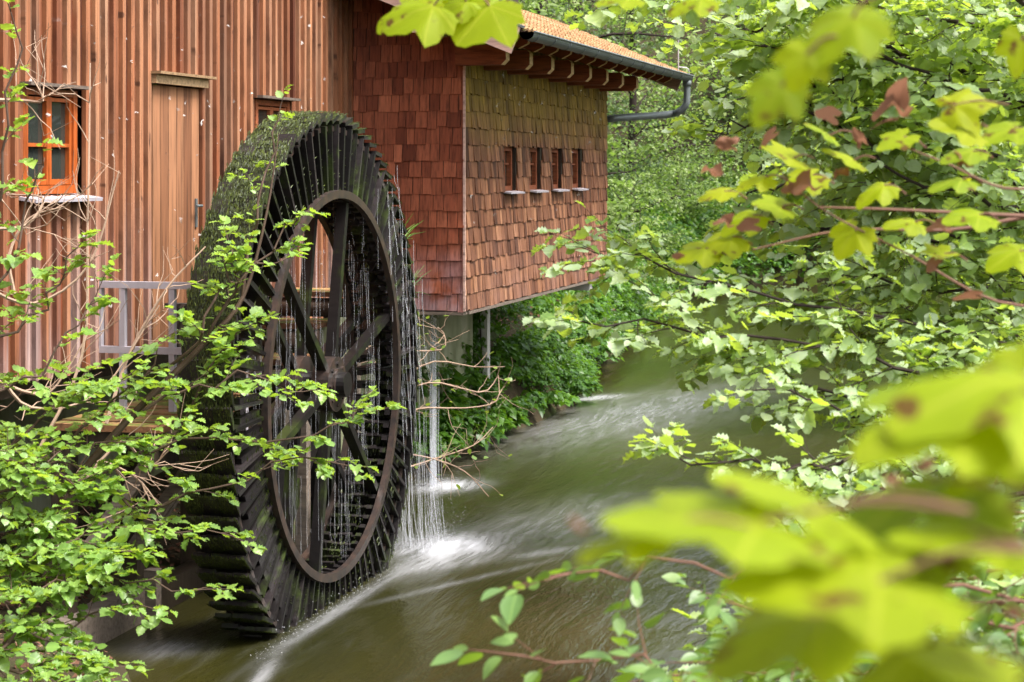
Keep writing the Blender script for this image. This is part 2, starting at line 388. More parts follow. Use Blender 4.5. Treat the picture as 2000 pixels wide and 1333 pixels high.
# ------------------------------------------------------------------ mill building
WX = -6.72          # river face of the plank wall
BX = -5.51          # river face of the shingled bay
BY0, BY1 = 19.0, 26.0
FZ = 2.0
mill = thing('mill_house', (-8.5, 18, FZ), 'timber mill house with vertical plank wall and shingle-clad bay hanging over the river', 'building')
win_rects = [(12.2, 13.0, 3.27, 4.02), (16.43, 17.28, 3.35, 4.08)]
DOOR = (14.25, 15.15, 2.0, 4.12)
def cut(y):
    for (a, b, z0, z1) in win_rects + [DOOR]:
        if a - .03 < y < b + .03: return z0, z1
    return None
pw = MB(); y = 5.0; k = 0
WT = 8.0
def bottom(y): return FZ - .06 * ((int(y / .15) * 7) % 5) / 5
while y < BY0:
    wdt = .15; c = cut(y + wdt / 2); t = min(1, max(0, rnd.gauss(.42, .22))); t2 = min(1, max(0, rnd.gauss(.62, .22)))
    lo = FZ - rnd.uniform(0, .05)
    for off, bw, th, tone, xx in ((.075, .15, .022, t * .75, WX - .011), (0.0, rnd.uniform(.048, .066), .034, t2, WX + .0175)):
        yy = y + off
        cc = cut(yy)
        spans = [(lo + (0 if bw > .1 else .01), WT)] if not cc else [(lo, cc[0] - .01), (cc[1] + .01, WT)]
        if cc and cc[0] <= FZ + .01: spans = [(cc[1] + .01, WT)]
        for z0, z1 in spans:
            if z1 - z0 > .02: pw.box((xx, yy, (z0 + z1) / 2), (th, bw - (.004 if bw > .1 else 0), z1 - z0), tone=tone)
    y += wdt
plank = pw.build('plank_wall', M['plank'], mill)
# inner shell of the house (back, end and dark room behind the openings)
sh = MB()
sh.box((-6.9, 8.6, 5.0), (.2, 7.2, 6), tone=.3); sh.box((-6.9, 13.62, 5.0), (.2, 1.2, 6), tone=.3); sh.box((-6.9, 15.8, 5.0), (.2, 1.2, 6), tone=.3); sh.box((-6.9, 18.2, 5.0), (.2, 1.8, 6), tone=.3)
sh.box((-6.9, 12.6, 2.63), (.2, .8, 1.2), tone=.3); sh.box((-6.9, 12.6, 6.0), (.2, .8, 3.9), tone=.3)
sh.box((-6.9, 16.86, 2.66), (.2, .84, 1.3), tone=.3); sh.box((-6.9, 16.86, 6.0), (.2, .84, 3.8), tone=.3); sh.box((-6.9, 14.7, 6.1), (.2, .86, 3.8), tone=.3)
sh.box((-6.85, 22.6, 4.0), (.2, 6.8, 3.9), tone=.3)
sh.box((-11.6, 15.5, 5.0), (.2, 21, 6), tone=.3); sh.box((-9.2, 5.05, 5.0), (4.6, .2, 6), tone=.3); sh.box((-9.2, 25.9, 5.0), (4.6, .2, 6), tone=.3)
sh.box((-9.2, 15.5, 1.93), (4.8, 20.9, .14), tone=.3)
sh.build('inner_wall', M['dark_wood'], mill)
# shingled bay
def shingle(mb, org, ux, un, u, z, wd, h, tone):
    """one tapered shingle: org+ux*u horizontally, top at z+h, butt at z; un = outward"""
    ux = Vector(ux); un = Vector(un); o = Vector(org)
    b = rnd.uniform(.011, .027); g = rnd.uniform(.002, .005)
    z0 = z + rnd.gauss(0, .006)
    def q(uu, zz, nn):
        p = o + ux * uu + un * nn; p.z = zz; return p
    vs = [q(u + g, z0, 0), q(u + wd - g, z0 + rnd.uniform(-.006, .006), 0), q(u + wd - g, z + h + .02, .0), q(u + g, z + h + .02, .0),
          q(u + g, z0, b), q(u + wd - g, z0, b), q(u + wd - g, z + h + .02, .004), q(u + g, z + h + .02, .004)]
    fs = [(4, 5, 6, 7), (0, 1, 5, 4), (1, 2, 6, 5), (3, 0, 4, 7), (0, 3, 2, 1)]
    if un.cross(Vector((0, 0, 1))).dot(ux) > 0: fs = [f[::-1] for f in fs]
    mb.add(vs, fs, tone)
ROW = .17
roof_z = lambda x: 4.79 + (-4.71 - x) * .41
sm = MB(); z = FZ; j = 0
while z < roof_z(WX) - .1:
    u = WX - .0 - rnd.uniform(0, .1)
    while u < BX - .002:
        wd = min(rnd.uniform(.085, .15), BX + .012 - u)
        u0 = max(u, WX + .03)
        if u + wd - u0 > .01 and z + ROW < roof_z(u + wd) + .2:
            shingle(sm, (0, BY0, 0), (1, 0, 0), (0, -1, 0), u0, z, u + wd - u0, ROW, min(1, max(0, rnd.gauss(.55, .17))))
        u += wd
    z += ROW; j += 1
sm.build('shingled_side_wall', M['shingle_red'], mill)
bw4 = [(20.6, 21.1), (21.75, 22.25), (22.83, 23.33), (23.92, 24.42)]; WZ0, WZ1 = 3.205, 3.70
rm = MB(); z = FZ
while z < 4.75:
    u = BY0 - rnd.uniform(0, .08)
    while u < BY1:
        wd = rnd.uniform(.075, .14); u0, u1 = max(u, BY0 + .014), min(u + wd, BY1); u += wd
        if u1 - u0 < .012: continue
        hit = [1 for a, b in bw4 if u1 > a + .03 and u0 < b - .03 and z + ROW > WZ0 + .03 and z < WZ1 - .03]
        if hit: continue
        shingle(rm, (BX, 0, 0), (0, 1, 0), (1, 0, 0), u0, z, u1 - u0, ROW, min(1, max(0, rnd.gauss(.5, .27))))
    z += ROW
rm.build('shingled_river_wall', M['shingle_river'], mill)
core = MB()   # sheathing behind the shingles, with the four window openings left free
core.box(((WX + BX) / 2, BY0 + .05, 3.5), (BX - WX - .01, .09, 3.0), tone=.3)
yy = BY0 + .1
for a, b in bw4 + [(BY1, BY1)]:
    core.box((BX - .05, (yy + a) / 2, 3.4), (.09, a - yy, 2.8), tone=.3); yy = b
for a, b in bw4:
    core.box((BX - .05, (a + b) / 2, (2.0 + WZ0) / 2), (.09, b - a, WZ0 - 2.0), tone=.3); core.box((BX - .05, (a + b) / 2, (WZ1 + 4.8) / 2), (.09, b - a, 4.8 - WZ1), tone=.3)
core.box(((WX + BX) / 2, BY1 - .05, 3.4), (BX - WX - .12, .09, 2.8), tone=.3)
core.box(((WX + BX) / 2, (BY0 + BY1) / 2, 2.02), (BX - WX - .12, BY1 - BY0 - .22, .05), tone=.3)
core.build('bay_sheathing', M['dark_wood'], mill)
# corner trim strip and drip moulding
tm = MB(); tm.box((BX + .012, BY0 - .012, 3.3), (.022, .022, 2.6), tone=.8); tm.build('corner_strip', M['barge'], mill)
tm = MB(); tm.box(((WX + BX) / 2, BY0 + .06, 1.975), (BX - WX, .16, .03), tone=.4); tm.box((BX - .06, (BY0 + BY1) / 2 + .1, 1.975), (.16, BY1 - BY0 - .1, .03), tone=.4)
tm.build('bottom_batten', M['grey_wood'], mill)
# bay windows
for i, (a, b) in enumerate(bw4):
    f = MB(); ym = (a + b) / 2; x = BX - .075
    for yy in (a + .03, b - .03): f.box((x, yy, (WZ0 + WZ1) / 2), (.07, .055, WZ1 - WZ0), tone=.3)
    for zz in (WZ0 + .028, WZ1 - .028): f.box((x, ym, zz), (.068, b - a - .115, .05), tone=.3)
    f.box((x - .005, ym, (WZ0 + WZ1) / 2), (.04, .03, WZ1 - WZ0 - .11), tone=.3); f.box((x - .005, a + .17, WZ0 + .30), (.036, .2, .02), tone=.3); f.box((x - .005, b - .17, WZ0 + .30), (.036, .2, .02), tone=.3)
    fo = f.build('window', M['rafter'], mill)
    p = MB(); p.box((x - .02, ym, (WZ0 + WZ1) / 2), (.008, b - a - .1, WZ1 - WZ0 - .1)); p.build('pane', M['glass'], fo)
    s_ = MB(); s_.box((BX + .03, ym, WZ0 - .014), (.13, b - a + .10, .018), Matrix.Rotation(R(8), 3, 'Y')); s_.build('sill', M['rail'], fo)
# plank wall window: varnished frame, tilted casement
def big_window(a, b, z0, z1, tilt):
    f = MB(); ym = (a + b) / 2; x = WX - .06
    f.box((x, a + .03, (z0 + z1) / 2), (.12, .06, z1 - z0), tone=.6); f.box((x, b - .03, (z0 + z1) / 2), (.12, .06, z1 - z0), tone=.7)
    f.box((x, ym, z0 + .03), (.118, b - a - .12, .06), tone=.7); f.box((x, ym, z1 - .025), (.118, b - a - .12, .05), tone=.4)
    fo = f.build('window', M['orange_wood'] if tilt else M['rafter'], mill)
    for s in (0, 1):
        h = MB(); y0 = a + .06 + s * (b - a - .12) / 2; y1 = y0 + (b - a - .12) / 2; zz0, zz1 = z0 + .065, z1 - .055; hw = .035
        for yy in (y0 + hw / 2 + .002, y1 - hw / 2 - .002): h.box((x + .02, yy, (zz0 + zz1) / 2), (.05, hw, zz1 - zz0), tone=.7)
        for zz in (zz0 + .02, zz1 - .02, zz0 + (zz1 - zz0) * .45): h.box((x + .02, (y0 + y1) / 2, zz), (.048, y1 - y0 - .075, .04 if abs(zz - zz0 - .02) < .01 else .026), tone=.8)
        q = h.build('casement', M['orange_wood'] if tilt else M['rafter'], fo)
    p = MB(); p.box((x + .008, ym, (z0 + z1) / 2), (.006, b - a - .13, z1 - z0 - .12)); p.build('pane', M['glass'], fo)
    if tilt:
        t = MB(); t.bar((WX - .30, a + .1, z1 - .08), (WX - .16, a + .36, z0 + .09), .045, .045, .9); t.build('open_inner_sash', M['orange_wood'], fo)
    s_ = MB(); s_.box((WX + .04, ym + .03, z0 - .03), (.20, b - a + .20, .025), Matrix.Rotation(R(8), 3, 'Y')); s_.build('sill', M['rail'], fo)
    l_ = MB(); l_.box((WX + .045, ym, z1 + .022), (.09, b - a + .1, .024), tone=.2); l_.build('lintel', M['grey_wood'], fo)
big_window(*win_rects[0], True); big_window(*win_rects[1], False)
# door
dm = MB(); a, b, z0, z1 = DOOR; n = 6; bw_ = (b - a) / n
for i in range(n): dm.box((WX - .005, a + bw_ * (i + .5), (z0 + z1) / 2), (.03, bw_ - .006, z1 - z0), tone=rnd.uniform(.2, 1))
door = dm.build('door', M['door'], mill); door['label'] = 'plain pale plank door with long steel handle'
hm = MB(); hm.box((WX + .018, b - .07, 3.08), (.012, .035, .24)); hm.tube([(WX + .02, b - .07, 3.14), (WX + .07, b - .07, 3.14), (WX + .07, b - .18, 3.14)], .011, 8)
hm.build('handle', M['zinc'], door)
lm = MB(); lm.box((WX + .035, (a + b) / 2, z1 + .045), (.075, b - a + .12, .07), tone=.9); lm.box((WX + .06, (a + b) / 2 + .02, z1 + .095), (.12, b - a + .2, .022), tone=.3); lm.build('lintel', M['tan_wood'], door)
# roof of the bay
ang = math.atan(.41); RY0, RY1 = 18.15, 27.45; GX = -4.71
ex = Vector((-math.cos(ang), 0, math.sin(ang))); en = Vector((math.sin(ang), 0, math.cos(ang)))
def rp(s, y, n): return Vector((GX, y, 4.79)) + ex * s + en * n
SL = 2.25
rf = MB()
def slab(mb, s0, s1, y0, y1, n0, n1, tone=.5):
    vs = [rp(s, y, n) for s in (s0, s1) for y in (y0, y1) for n in (n0, n1)]
    mb.add(vs, [(0, 1, 3, 2), (4, 6, 7, 5), (0, 4, 5, 1), (2, 3, 7, 6), (0, 2, 6, 4), (1, 5, 7, 3)], tone)
slab(rf, .0, SL, RY0 + .04, RY1 - .04, -.03, .0, .4)
roof = rf.build('roof', M['barge'], mill)
tl = MB(); row = .155; ns = int(SL / row)
for i in range(ns):
    yv = RY0 - (.05 if i % 2 else .0)
    while yv < RY1:
        wd = .165; s0 = -.06 + i * row; t = rnd.random()
        if yv + wd > RY0 and yv < RY1 - .02:
            ya, yb = max(yv, RY0) + .003, min(yv + wd, RY1) - .003; hgt = .03 + rnd.uniform(0, .006)
            vs = [rp(s0, ya, hgt), rp(s0, (ya + yb) / 2, hgt + .022), rp(s0, yb, hgt), rp(s0 + row + .02, ya, .02), rp(s0 + row + .02, (ya + yb) / 2, .04), rp(s0 + row + .02, yb, .02),
                  rp(s0, ya, hgt - .024), rp(s0, (ya + yb) / 2, hgt - .006), rp(s0, yb, hgt - .024)]
            tl.add(vs, [(0, 1, 4, 3), (1, 2, 5, 4), (0, 6, 7, 1), (1, 7, 8, 2), (0, 3, 6), (2, 8, 5)], t)
        yv += wd
tl.build('roof_tiles', M['tile'], roof)
bb = MB()
for (yc) in (RY0, RY1):
    bb = MB()
    slab(bb, -.02, SL, yc - .035, yc, -.24, -.075, .6); slab(bb, -.02, SL, yc - .055, yc - .02, -.075, .025, 1.0) if yc == RY0 else None
    bb.build('barge_board', M['barge'], roof)
fl = MB(); slab(fl, -.04, SL, RY0 - .06, RY0 + .05, .03, .055); fl.build('verge_flashing', M['zinc'], roof)
# ceiling boards under the eave
cb = MB(); slab(cb, .04, 1.2, RY0 + .04, RY1 - .04, -.045, -.03, .7); cb.build('eave_boarding', M['tan_wood'], roof)
# rafter tails
nr = 15
for i in range(nr):
    yc = RY0 + .22 + (RY1 - RY0 - .5) * i / (nr - 1)
    r_ = MB(); vs = []
    prof = [(.08, -.05), (.08, -.12), (.15, -.20), (1.02, -.20), (1.02, -.05)]
    vs = [rp(s, yc - .045, n) for s, n in prof] + [rp(s, yc + .045, n) for s, n in prof]
    r_.add(vs, [(0, 1, 2, 3, 4), (9, 8, 7, 6, 5)], .3, 0)
    r_.add(vs, [(0, 5, 6, 1), (1, 6, 7, 2)], .6, 1); r_.add(vs, [(2, 7, 8, 3), (4, 9, 5, 0), (3, 8, 9, 4)], .3, 0)
    r_.build('rafter', [M['rafter'], M['endgrain']], roof)
# joists poking out of the bay under the rafters
for i in range(8):
    yc = 18.83 + i * .965
    j_ = MB(); x0, x1, zt = BX - .02, -5.00, 4.69; h = .20
    if i == 0: x0 = BX - .02
    prof = [(x0, zt), (x0, zt - h), (x1 - .05, zt - h), (x1, zt - h + .05), (x1, zt - .03), (x1 - .03, zt)]
    vs = [Vector((px_, yc - .07, pz)) for px_, pz in prof] + [Vector((px_, yc + .07, pz)) for px_, pz in prof]; n = 6
    j_.add(vs, [(0, 1, 2, 3, 4, 5), (11, 10, 9, 8, 7, 6)], .3, 0)
    j_.add(vs, [(2, 8, 9, 3), (3, 9, 10, 4), (4, 10, 11, 5)], .7, 1); j_.add(vs, [(0, 6, 7, 1), (1, 7, 8, 2), (5, 11, 6, 0)], .3, 0)
    j_.build('joist', [M['rafter'], M['endgrain']], mill)
pb = MB(); pb.box((-5.10, 22.6, 4.80), (.12, 8.6, .14), tone=.8); pb.build('eave_purlin', M['tan_wood'], mill)
pb = MB(); pb.box((-5.75, 18.62, 4.88), (.14, .76, .18), tone=.8); pb.build('purlin_end', M['barge'], mill)
# gutter with brackets and downpipe
gt = MB(); gn = 10; rr = .075
for side in (0, 1):
    pass
ringv = []
yl = np.linspace(RY0 - .02, RY1 + .04, 24)
vs = []; fs = []
for yv in yl:
    for q in range(gn + 1):
        a = math.pi + math.pi * q / gn
        vs.append((GX + .085 + math.cos(a) * rr, yv, 4.765 + math.sin(a) * rr))
    for q in range(gn, -1, -1):
        a = math.pi + math.pi * q / gn
        vs.append((GX + .085 + math.cos(a) * (rr - .006), yv, 4.765 + math.sin(a) * (rr - .006)))
kk = 2 * (gn + 1)
for i in range(len(yl) - 1):
    for q in range(kk): fs.append((i * kk + q, i * kk + (q + 1) % kk, (i + 1) * kk + (q + 1) % kk, (i + 1) * kk + q))
gt.add(vs, fs); gt.tube([(GX + .165, RY0 - .02, 4.768), (GX + .165, RY1 + .04, 4.768)], .011, 6)
for yv in (RY0 - .02, RY1 + .04):
    pr = [(GX + .085 + math.cos(math.pi + math.pi * q / gn) * rr * .97, yv, 4.765 + math.sin(math.pi + math.pi * q / gn) * rr * .97) for q in range(gn + 1)]
    gt.add(pr, [tuple(range(gn + 1))]); gt.add(pr, [tuple(range(gn, -1, -1))])
gut = gt.build('gutter', M['zinc'], mill, smooth=False)
for i in range(14):
    yv = RY0 + .2 + i * .68
    g_ = MB(); g_.tube([(GX + .085 + math.cos(math.pi + math.pi * q / 8) * (rr + .004), yv, 4.765 + math.sin(math.pi + math.pi * q / 8) * (rr + .004)) for q in range(9)], .006, 5); g_.build('gutter_bracket', M['zinc'], gut)
dp = MB(); py_ = RY1 - .12
dp.tube(spline([(GX + .085, py_, 4.72), (GX + .085, py_, 4.50), (GX + .07, py_, 4.36), (GX - .03, py_, 4.26), (GX - .20, py_ - .02, 4.22), (BX + .15, py_ - 1.1, 4.15), (BX - .1, BY1 + .2, 4.12)], 40), .05, 10)
dp.tube([(GX + .085, py_, 4.70), (GX + .085, py_, 4.62)], .062, 10)
dp.tube([(BX - .1, BY1 + .2, 4.12), (BX - .14, BY1 + .12, 2.0)], .05, 10)
dp.build('downpipe', M['zinc'], mill, smooth=True)
lr = MB(); lr.tube([(GX - .05, RY1 - .05, 4.8), (GX - .05, RY1 - .05, 5.28)], .009, 6); lr.tube(spline([(GX - .05, RY1 - .05, 4.9), (GX + .08, RY1 + .06, 4.86), (GX + .06, RY1 + .06, 4.6)], 8), .008, 5); lr.build('lightning_rod', M['rail'], mill)
# main roof above the plank wall (above the frame, shades the upper wall)
mr_ = MB(); mr_.box((-8.9, 12.5, 8.4), (5.6, 15.5, .15), tone=.3); mr_.box((-8.9, 22.6, 6.35), (4.4, 8.8, .12), Matrix.Rotation(R(0), 3, 'Y'), tone=.3)
mr_.build('main_roof', M['tile'], mill)
# foundation
fd = MB(); fd.box((-6.88, 21.0, .7), (.32, 5.2, 2.5)); fd.box((-9.2, 23.5, .7), (4.4, .3, 2.45)); fd.box((-8.6, 12.2, .8), (.3, 14.0, 2.25)); fd.box((-7.9, 18.6, .75), (1.5, .3, 2.3))
fd.build('foundation', M['concrete'], mill)
wb = MB(); wb.bar((-6.7, 25.2, 1.9), (-5.55, 25.2, 1.9), .16, .12); wb.build('support_beam', M['white_post'], mill)
wb = MB(); wb.box((-6.62, 23.75, .95), (.13, .13, 1.98)); wb.build('support_post', M['white_post'], mill)
# cobwebs caught on the battens, door frame and eaves
cw = MB()
def web(p, u, v, s):
    p = Vector(p); u = Vector(u); v = Vector(v); k = rnd.randint(3, 5)
    pts = [p] + [p + u * s * math.cos(a) * rnd.uniform(.5, 1) + v * s * math.sin(a) * rnd.uniform(.3, .9) + Vector((rnd.uniform(-.01, .02), 0, 0)) for a in sorted(rnd.uniform(-1.3, 1.3) for _ in range(k))]
    cw.add(pts, [(0, i, i + 1) for i in range(1, k)])
for i in range(420):
    y_, z_ = rnd.uniform(8, 18.9), rnd.uniform(2.4, 6.5)
    web((WX + .03, y_, z_), (.25, rnd.choice((-1, 1)), .2), (0, .4, rnd.choice((-1, 1))), rnd.uniform(.015, .05))
for i in range(0): web((WX + .05, 15.15 + rnd.uniform(-.1, .2), rnd.choice((4.12, 3.1, 2.55, 3.9))), (.4, 1, 0), (0, .2, -1), rnd.uniform(.05, .10))
for i in range(60): web((BX + .03, rnd.uniform(19.1, 25.9), rnd.uniform(4.1, 4.6)), (.4, rnd.choice((-1, 1)), 0), (.1, .3, rnd.choice((-1, 1))), rnd.uniform(.02, .07))
for i in range(60): web((BX + .03, rnd.uniform(19.1, 25.9), rnd.uniform(2.1, 4.0)), (.4, rnd.choice((-1, 1)), 0), (.1, .3, rnd.choice((-1, 1))), rnd.uniform(.015, .04))
c_ = cw.build('cobweb', M['web'], mill); c_['kind'] = 'stuff'

# ------------------------------------------------------------------ leaf machinery
def leaf_oval(serr=.03):
    ysr = [0, .10, .28, .48, .68, .86, 1.0]; hw = [0, .27, .42, .45, .36, .18, 0]
    mid = [(0, y, -.10 * y * y) for y in ysr]
    v = list(mid); Lx = {}; Rx = {}
    for i in range(1, 6):
        z = .10 * hw[i] * 2 - .12 * ysr[i] ** 2; dy = serr if i % 2 else -serr
        Lx[i] = len(v); v.append((-hw[i], ysr[i] + dy, z)); Rx[i] = len(v); v.append((hw[i], ysr[i] + dy, z))
    f = [(0, 1, Lx[1]), (0, Rx[1], 1)]
    for i in range(1, 5): f += [(i, i + 1, Lx[i + 1]), (i, Lx[i + 1], Lx[i]), (i, Rx[i], Rx[i + 1]), (i, Rx[i + 1], i + 1)]
    f += [(5, 6, Lx[5]), (5, Rx[5], 6)]
    return np.array(v), np.array(f)
def leaf_serr():
    ysr = [0, .07, .18, .30, .42, .54, .66, .78, .90, 1.06]; hw = [0, .30, .40, .50, .43, .50, .38, .33, .15, 0]; k = len(ysr)
    v = [(0, y, -.16 * y * y + .02 * math.sin(i * 2.1)) for i, y in enumerate(ysr)]; Lx = {}; Rx = {}
    for i in range(1, k - 1):
        z = .16 * hw[i] - .16 * ysr[i] ** 2 + (.045 if i % 2 else -.03)
        Lx[i] = len(v); v.append((-hw[i], ysr[i] + (.05 if i % 2 else -.01), z)); Rx[i] = len(v); v.append((hw[i] * .94, ysr[i] + (.04 if i % 2 else -.02), z + .02))
    f = [(0, 1, Lx[1]), (0, Rx[1], 1)]
    for i in range(1, k - 2): f += [(i, i + 1, Lx[i + 1]), (i, Lx[i + 1], Lx[i]), (i, Rx[i], Rx[i + 1]), (i, Rx[i + 1], i + 1)]
    f += [(k - 2, k - 1, Lx[k - 2]), (k - 2, Rx[k - 2], k - 1)]
    return np.array(v), np.array(f)
def leaf_curl():
    v, f = leaf_maple(); v = v.copy(); x = v[:, 0].copy(); y = v[:, 1].copy(); z = v[:, 2].copy()
    v[:, 0] = np.sin(3.6 * x) / 3.6 + .05 * np.sin(9 * y); v[:, 2] = (1 - np.cos(3.6 * x)) / 3.6 + .10 * np.sin(8 * y + 5 * x) + .3 * y * y + z; return v, f
def leaf_slim():
    v, f = leaf_oval(0); v = v.copy(); v[:, 0] *= .62; return v, f
def leaf_blade():
    v = np.array([(-.10, 0, 0), (.10, 0, 0), (.07, .55, .08), (-.07, .55, .08), (0, 1, -.05)]); return v, np.array([(0, 1, 2), (0, 2, 3), (3, 2, 4)])
def leaf_simple():
    v = np.array([(0, 0, 0), (-.36, .4, .06), (0, 1, -.12), (.36, .4, .06), (0, .45, 0)])
    return v, np.array([(0, 4, 1), (1, 4, 2), (0, 3, 4), (4, 3, 2)])
def leaf_maple():
    pol = [(-158, .34), (-134, .62), (-118, .60), (-102, .74), (-92, .62), (-78, .80), (-62, .95), (-52, .80), (-40, .66), (-30, .78), (-16, .86), (-9, .98), (0, 1.04)]
    pol = pol + [(-a, r) for a, r in pol[::-1][1:]]
    v = [(0, 0, 0)]; k = len(pol)
    for fr in (.5, 1.0):
        for a, r in pol:
            rr_ = (min(r, .62) * .6 if fr == .5 else r); x = math.sin(R(a)) * rr_; y = math.cos(R(a)) * rr_
            z = -.22 * rr_ * rr_ + .05 * math.sin(R(a) * 5) * rr_
            v.append((x * .62, y * .62, z * .62))
    f = []
    for i in range(k - 1):
        f += [(0, 2 + i, 1 + i), (1 + i, 2 + i, k + 2 + i), (1 + i, k + 2 + i, k + 1 + i)]
    return np.array(v), np.array(f)
TPL = {'oval': leaf_oval(), 'slim': leaf_slim(), 'simple': leaf_simple(), 'blade': leaf_blade(), 'maple': leaf_maple(), 'serr': leaf_serr(), 'curl': leaf_curl()}

class Leaves:
    def __init__(s): s.p = []; s.d = []; s.n = []; s.s = []; s.t = []
    def add(s, p, d, n, size, tone): s.p.append(tuple(p)); s.d.append(tuple(d)); s.n.append(tuple(n)); s.s.append(size); s.t.append(tone)
    def arr(s, p, d, n, size, tone):
        s.p += p.tolist(); s.d += d.tolist(); s.n += n.tolist(); s.s += size.tolist(); s.t += tone.tolist()
    def build(s, name, mat, parent, tpl='oval'):
        T, Fc = TPL[tpl]; N = len(s.p)
        p = np.array(s.p); d = np.array(s.d); n = np.array(s.n); sz = np.array(s.s)
        d /= np.linalg.norm(d, axis=1, keepdims=True) + 1e-9
        x = np.cross(d, n); x /= np.linalg.norm(x, axis=1, keepdims=True) + 1e-9; z = np.cross(x, d)
        warp = rng.uniform(.75, 1.2, (N, 1, 1)); cup = rng.normal(1, .8, (N, 1, 1))
        V = (x[:, None] * T[None, :, 0:1] * warp + d[:, None] * T[None, :, 1:2] + z[:, None] * T[None, :, 2:3] * cup) * sz[:, None, None] + p[:, None]
        V = V.reshape(-1, 3)
        Fa = (Fc[None] + (np.arange(N) * len(T))[:, None, None]).reshape(-1, 3)
        me = bpy.data.meshes.new(name)
        me.vertices.add(len(V)); me.vertices.foreach_set('co', V.astype(np.float32).ravel())
        me.loops.add(len(Fa) * 3); me.loops.foreach_set('vertex_index', Fa.astype(np.int32).ravel())
        me.polygons.add(len(Fa)); me.polygons.foreach_set('loop_start', np.arange(0, len(Fa) * 3, 3, dtype=np.int32))
        me.update(calc_edges=True)
        at = me.attributes.new('tone', 'FLOAT', 'FACE'); at.data.foreach_set('value', np.repeat(np.array(s.t, dtype=np.float32), len(Fc)))
        if tpl not in ('simple', 'blade'):
            for an, cc in (('lx', 0), ('ly', 1)):
                a2 = me.attributes.new(an, 'FLOAT', 'POINT'); a2.data.foreach_set('value', np.tile(T[:, cc].astype(np.float32), N))
        return link_mesh(name, me, mat, parent, smooth=(tpl not in ('simple', 'blade')))

UP = Vector((0, 0, 1))
def rv(s=1): return Vector((rnd.gauss(0, s), rnd.gauss(0, s), rnd.gauss(0, s)))
def leafy_twig(W, Lf, p, d, length, r, size, tone, gap, tilt=.42, droop=.25, wood_n=4, sub=0):
    """a twig with leaves in two ranks; sub = side twiglets"""
    d = d.normalized(); n = max(3, int(length / gap)); pts = [p.copy()]; q = p.copy(); dd = d.copy()
    for i in range(n):
        dd = (dd + rv(.10) + UP * (-.02 * droop * 4)).normalized(); q = q + dd * gap; pts.append(q.copy())
        side = dd.cross(UP)
        if side.length < .1: side = Vector((1, 0, 0))
        side.normalize(); sg = 1 if i % 2 else -1
        ld = (dd * rnd.uniform(.3, .9) + side * sg * rnd.uniform(.6, 1) + rv(.25) - UP * droop * rnd.uniform(.2, 1.2)).normalized()
        nn = (UP + rv(tilt)).normalized()
        Lf.add(q + ld * size * .18, ld, nn, size * rnd.uniform(.5, 1.25), min(1, max(0, tone + rnd.gauss(0, .24))))
        if sub and i % 3 == 1 and n - i > 2:
            leafy_twig(W, Lf, q, dd * .7 + side * sg * .8 + rv(.15), length * .45 * rnd.uniform(.7, 1.3), r * .6, size, tone, gap, tilt, droop, 3, sub - 1)
    Lf.add(q, dd, (UP + rv(tilt)).normalized(), size * rnd.uniform(.5, .9), min(1, max(0, tone + .2)))
    m_ = max(2, len(pts) // 3); pp = pts[::m_]
    if (len(pts) - 1) % m_: pp.append(pts[-1])
    if len(pp) < 2: pp = [pts[0], pts[-1]]
    W.tube(pp, [r * (1 - .7 * i / (len(pp) - 1)) for i in range(len(pp))], wood_n, cap=False)
def bough(W, Lf, pts, r0, size, ntw, twl, tone=.5, gap=.055, tilt=.42, droop=.25, sub=1, t0=.15, seg=14):
    sp = spline(pts, seg)
    sp = [q + rv(.02) for q in sp]
    W.tube(sp, [r0 * (1 - .8 * i / seg) + .002 for i in range(seg + 1)], 6, cap=False)
    for k in range(ntw):
        t = t0 + (1 - t0) * (k + rnd.random() * .9) / ntw; f = t * seg; i = min(int(f), seg - 1)
        p = sp[i].lerp(sp[i + 1], f - i); d = (sp[i + 1] - sp[i]).normalized(); side = d.cross(UP).normalized() * (1 if k % 2 else -1)
        td = d * rnd.uniform(.4, 1) + side * rnd.uniform(.3, 1.0) + UP * rnd.uniform(-.35, .35)
        leafy_twig(W, Lf, p, td, twl * (1.15 - .6 * t) * rnd.uniform(.55, 1.2), r0 * .28 * (1 - .5 * t) + .0015, size, tone, gap, tilt, droop, 4, sub)
    leafy_twig(W, Lf, sp[-1], (sp[-1] - sp[-2]), twl * .5, .003, size, tone + .1, gap, tilt, droop, 4, sub)

